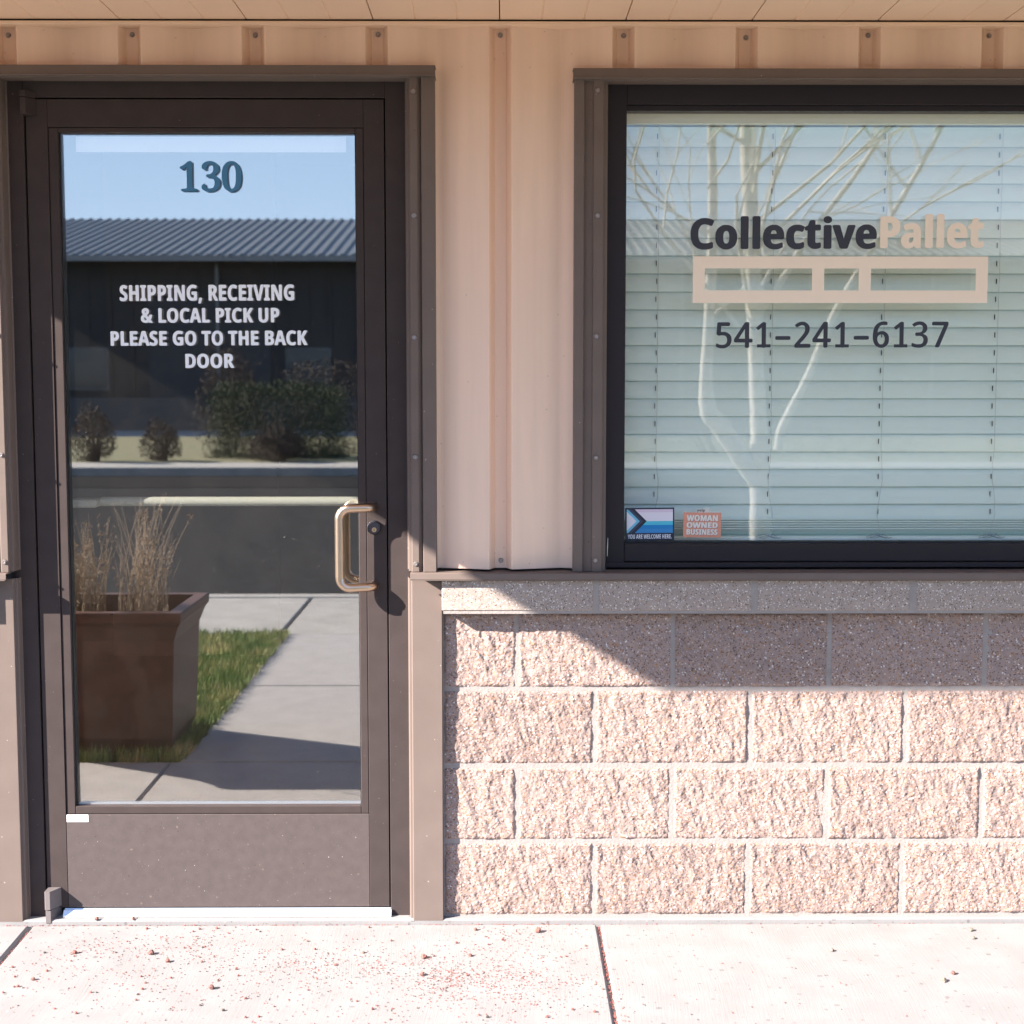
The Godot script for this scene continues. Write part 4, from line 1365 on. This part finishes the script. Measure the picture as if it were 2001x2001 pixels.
func make_debris() -> void:
	var meshes := [stone_mesh(1), stone_mesh(2), stone_mesh(3), stone_mesh(4)]
	var red := [paint(0.24, 0.10, 0.08, 0.95), paint(0.17, 0.085, 0.072, 0.95), paint(0.27, 0.125, 0.10, 0.95)]
	var tan := paint(0.19, 0.155, 0.125, 0.95)
	# [x, z, radius, colour, label]
	var list := [
		[-1.064, 0.225, 0.0085, 0, "red lava pebble near the pavement joint by the door pivot"],
		[-0.872, 0.232, 0.0105, 1, "lumpy red lava pebble below the kick plate"],
		[-0.820, 0.282, 0.0085, 0, "red lava pebble in front of the kick plate, nearer the street"],
		[-1.117, 0.390, 0.0075, 0, "red lava pebble at the bottom edge of the picture, by the slanting joint"],
		[-0.681, 0.445, 0.0100, 1, "dark red pebble alone on bare pavement before the door"],
		[-0.191, 0.262, 0.0105, 0, "round red pebble in front of the lower door jamb"],
		[-0.076, 0.250, 0.0070, 1, "small red pebble between the jamb pebble and the dark joint"],
		[-0.190, 0.370, 0.0085, 1, "dark pebble just above the patch of red grit"],
		[-0.066, 0.075, 0.0070, 0, "small red pebble close to the foot of the lower jamb cover"],
		[0.095, 0.090, 0.0125, 2, "crumbly red pebble at the foot of the block wall"],
		[-1.064, 0.022, 0.0080, 2, "red pebble against the bright threshold end"],
		[-0.968, 0.020, 0.0065, 2, "small red crumb pebble resting by the threshold"],
		[1.222, 0.090, 0.0085, 3, "tan pebble near the block wall, farthest from the door"],
		[1.210, 0.145, 0.0075, 3, "greyish tan pebble just below the farthest tan pebble"],
		[0.830, 0.225, 0.0075, 3, "flat tan pebble alone in the middle of the far slab"],
		[1.055, 0.415, 0.0095, 3, "tan pebble beside a red one on the far slab"],
		[1.090, 0.372, 0.0080, 1, "red pebble beside the tan one on the far slab"]]
	for i in list.size():
		var q: Array = list[i]
		var m: Material = tan if q[3] == 3 else red[q[3]]
		var o := put("pebble", meshes[i % 4], m, self, Vector3(q[0], q[2] * 0.44 + (0.0115 if q[1] < 0.025 else 0.0), q[1]))
		o.scale = Vector3.ONE * q[2] * 0.8
		o.rotation.y = rng.randf() * TAU
		tag(o, q[4], "pebble", "pebbles on the pavement")
	# loose grit
	var spots := [[-0.125, 0.395, 0.06, 120], [-0.15, 0.47, 0.05, 60], [-0.80, 0.17, 0.10, 110], [-0.42, 0.31, 0.10, 150], [-0.02, 0.36, 0.09, 170], [0.04, 0.43, 0.12, 150], [0.07, 0.52, 0.14, 170], [-0.25, 0.30, 0.12, 130], [-0.95, 0.28, 0.14, 120], [-0.6, 0.33, 0.2, 160], [-0.9, 0.45, 0.25, 150], [0.02, 0.10, 0.07, 60], [-1.03, 0.17, 0.06, 40], [-0.35, 0.55, 0.25, 200], [0.05, 0.25, 0.12, 120]]
	var list2 := []
	for s in spots:
		for k in int(s[3] * 1.5):
			list2.append([s[0] + rng.randfn() * s[2], s[1] + rng.randfn() * s[2] * 0.6, rng.randf_range(0.0006, 0.0019)])
	for k in 800:
		list2.append([rng.randf_range(-1.22, 0.25), rng.randf_range(0.035, 1.5), rng.randf_range(0.0006, 0.0019)])
	for k in 260:
		list2.append([rng.randf_range(0.27, 1.7), rng.randf_range(0.035, 1.5), rng.randf_range(0.0006, 0.0022)])
	for k in 60:
		list2.append([rng.randf_range(-2.4, -1.24), rng.randf_range(0.035, 1.5), rng.randf_range(0.0006, 0.0022)])
	# washed into the joints and along the foot of the door
	for k in 300:
		list2.append([0.2575 + rng.randf_range(-0.0042, 0.0042), rng.randf_range(0.04, 1.0), rng.randf_range(0.001, 0.0024), -0.0065])
	for k in 150:
		list2.append([-1.231 + rng.randf_range(-0.002, 0.0042), rng.randf_range(0.06, 0.8), rng.randf_range(0.001, 0.0026), -0.008])
	for k in 520:
		list2.append([rng.randf_range(-1.3, 0.15) if k % 4 else rng.randf_range(0.1, 1.6), 0.028 + rng.randf_range(-0.003, 0.004), rng.randf_range(0.0008, 0.0023), -0.004])
	# coarser crumbs
	for k in 80:
		list2.append([rng.randf_range(-1.2, 0.24), rng.randf_range(0.05, 0.62), rng.randf_range(0.0025, 0.0042)])
	var mat := paint(1, 1, 1, 0.95)
	mat.vertex_color_use_as_albedo = true
	var mm := MultiMesh.new()
	mm.transform_format = MultiMesh.TRANSFORM_3D
	mm.use_colors = true
	mm.mesh = meshes[1]
	mm.instance_count = list2.size()
	for i in list2.size():
		var q: Array = list2[i]
		var base: float = q[3] if q.size() > 3 else 0.0
		var z: float = maxf(q[1], 0.024)
		var s: float = q[2]
		mm.set_instance_transform(i, Transform3D(Basis.from_euler(Vector3(rng.randf() * 6, rng.randf() * 6, rng.randf() * 6)).scaled(Vector3.ONE * s), Vector3(q[0], base + s * 0.5, z)))
		var c := Color(0.36, 0.115, 0.09).lerp(Color(0.22, 0.085, 0.07), rng.randf())
		if rng.randf() < 0.12:
			c = Color(0.08, 0.06, 0.05)
		mm.set_instance_color(i, c)
	var grit := MultiMeshInstance3D.new()
	grit.name = "grit"
	grit.multimesh = mm
	grit.material_override = mat
	add_child(grit, true)
	tag(grit, "loose red lava grit scattered over the pale pavement", "grit")
	grit.set_meta("kind", "stuff")
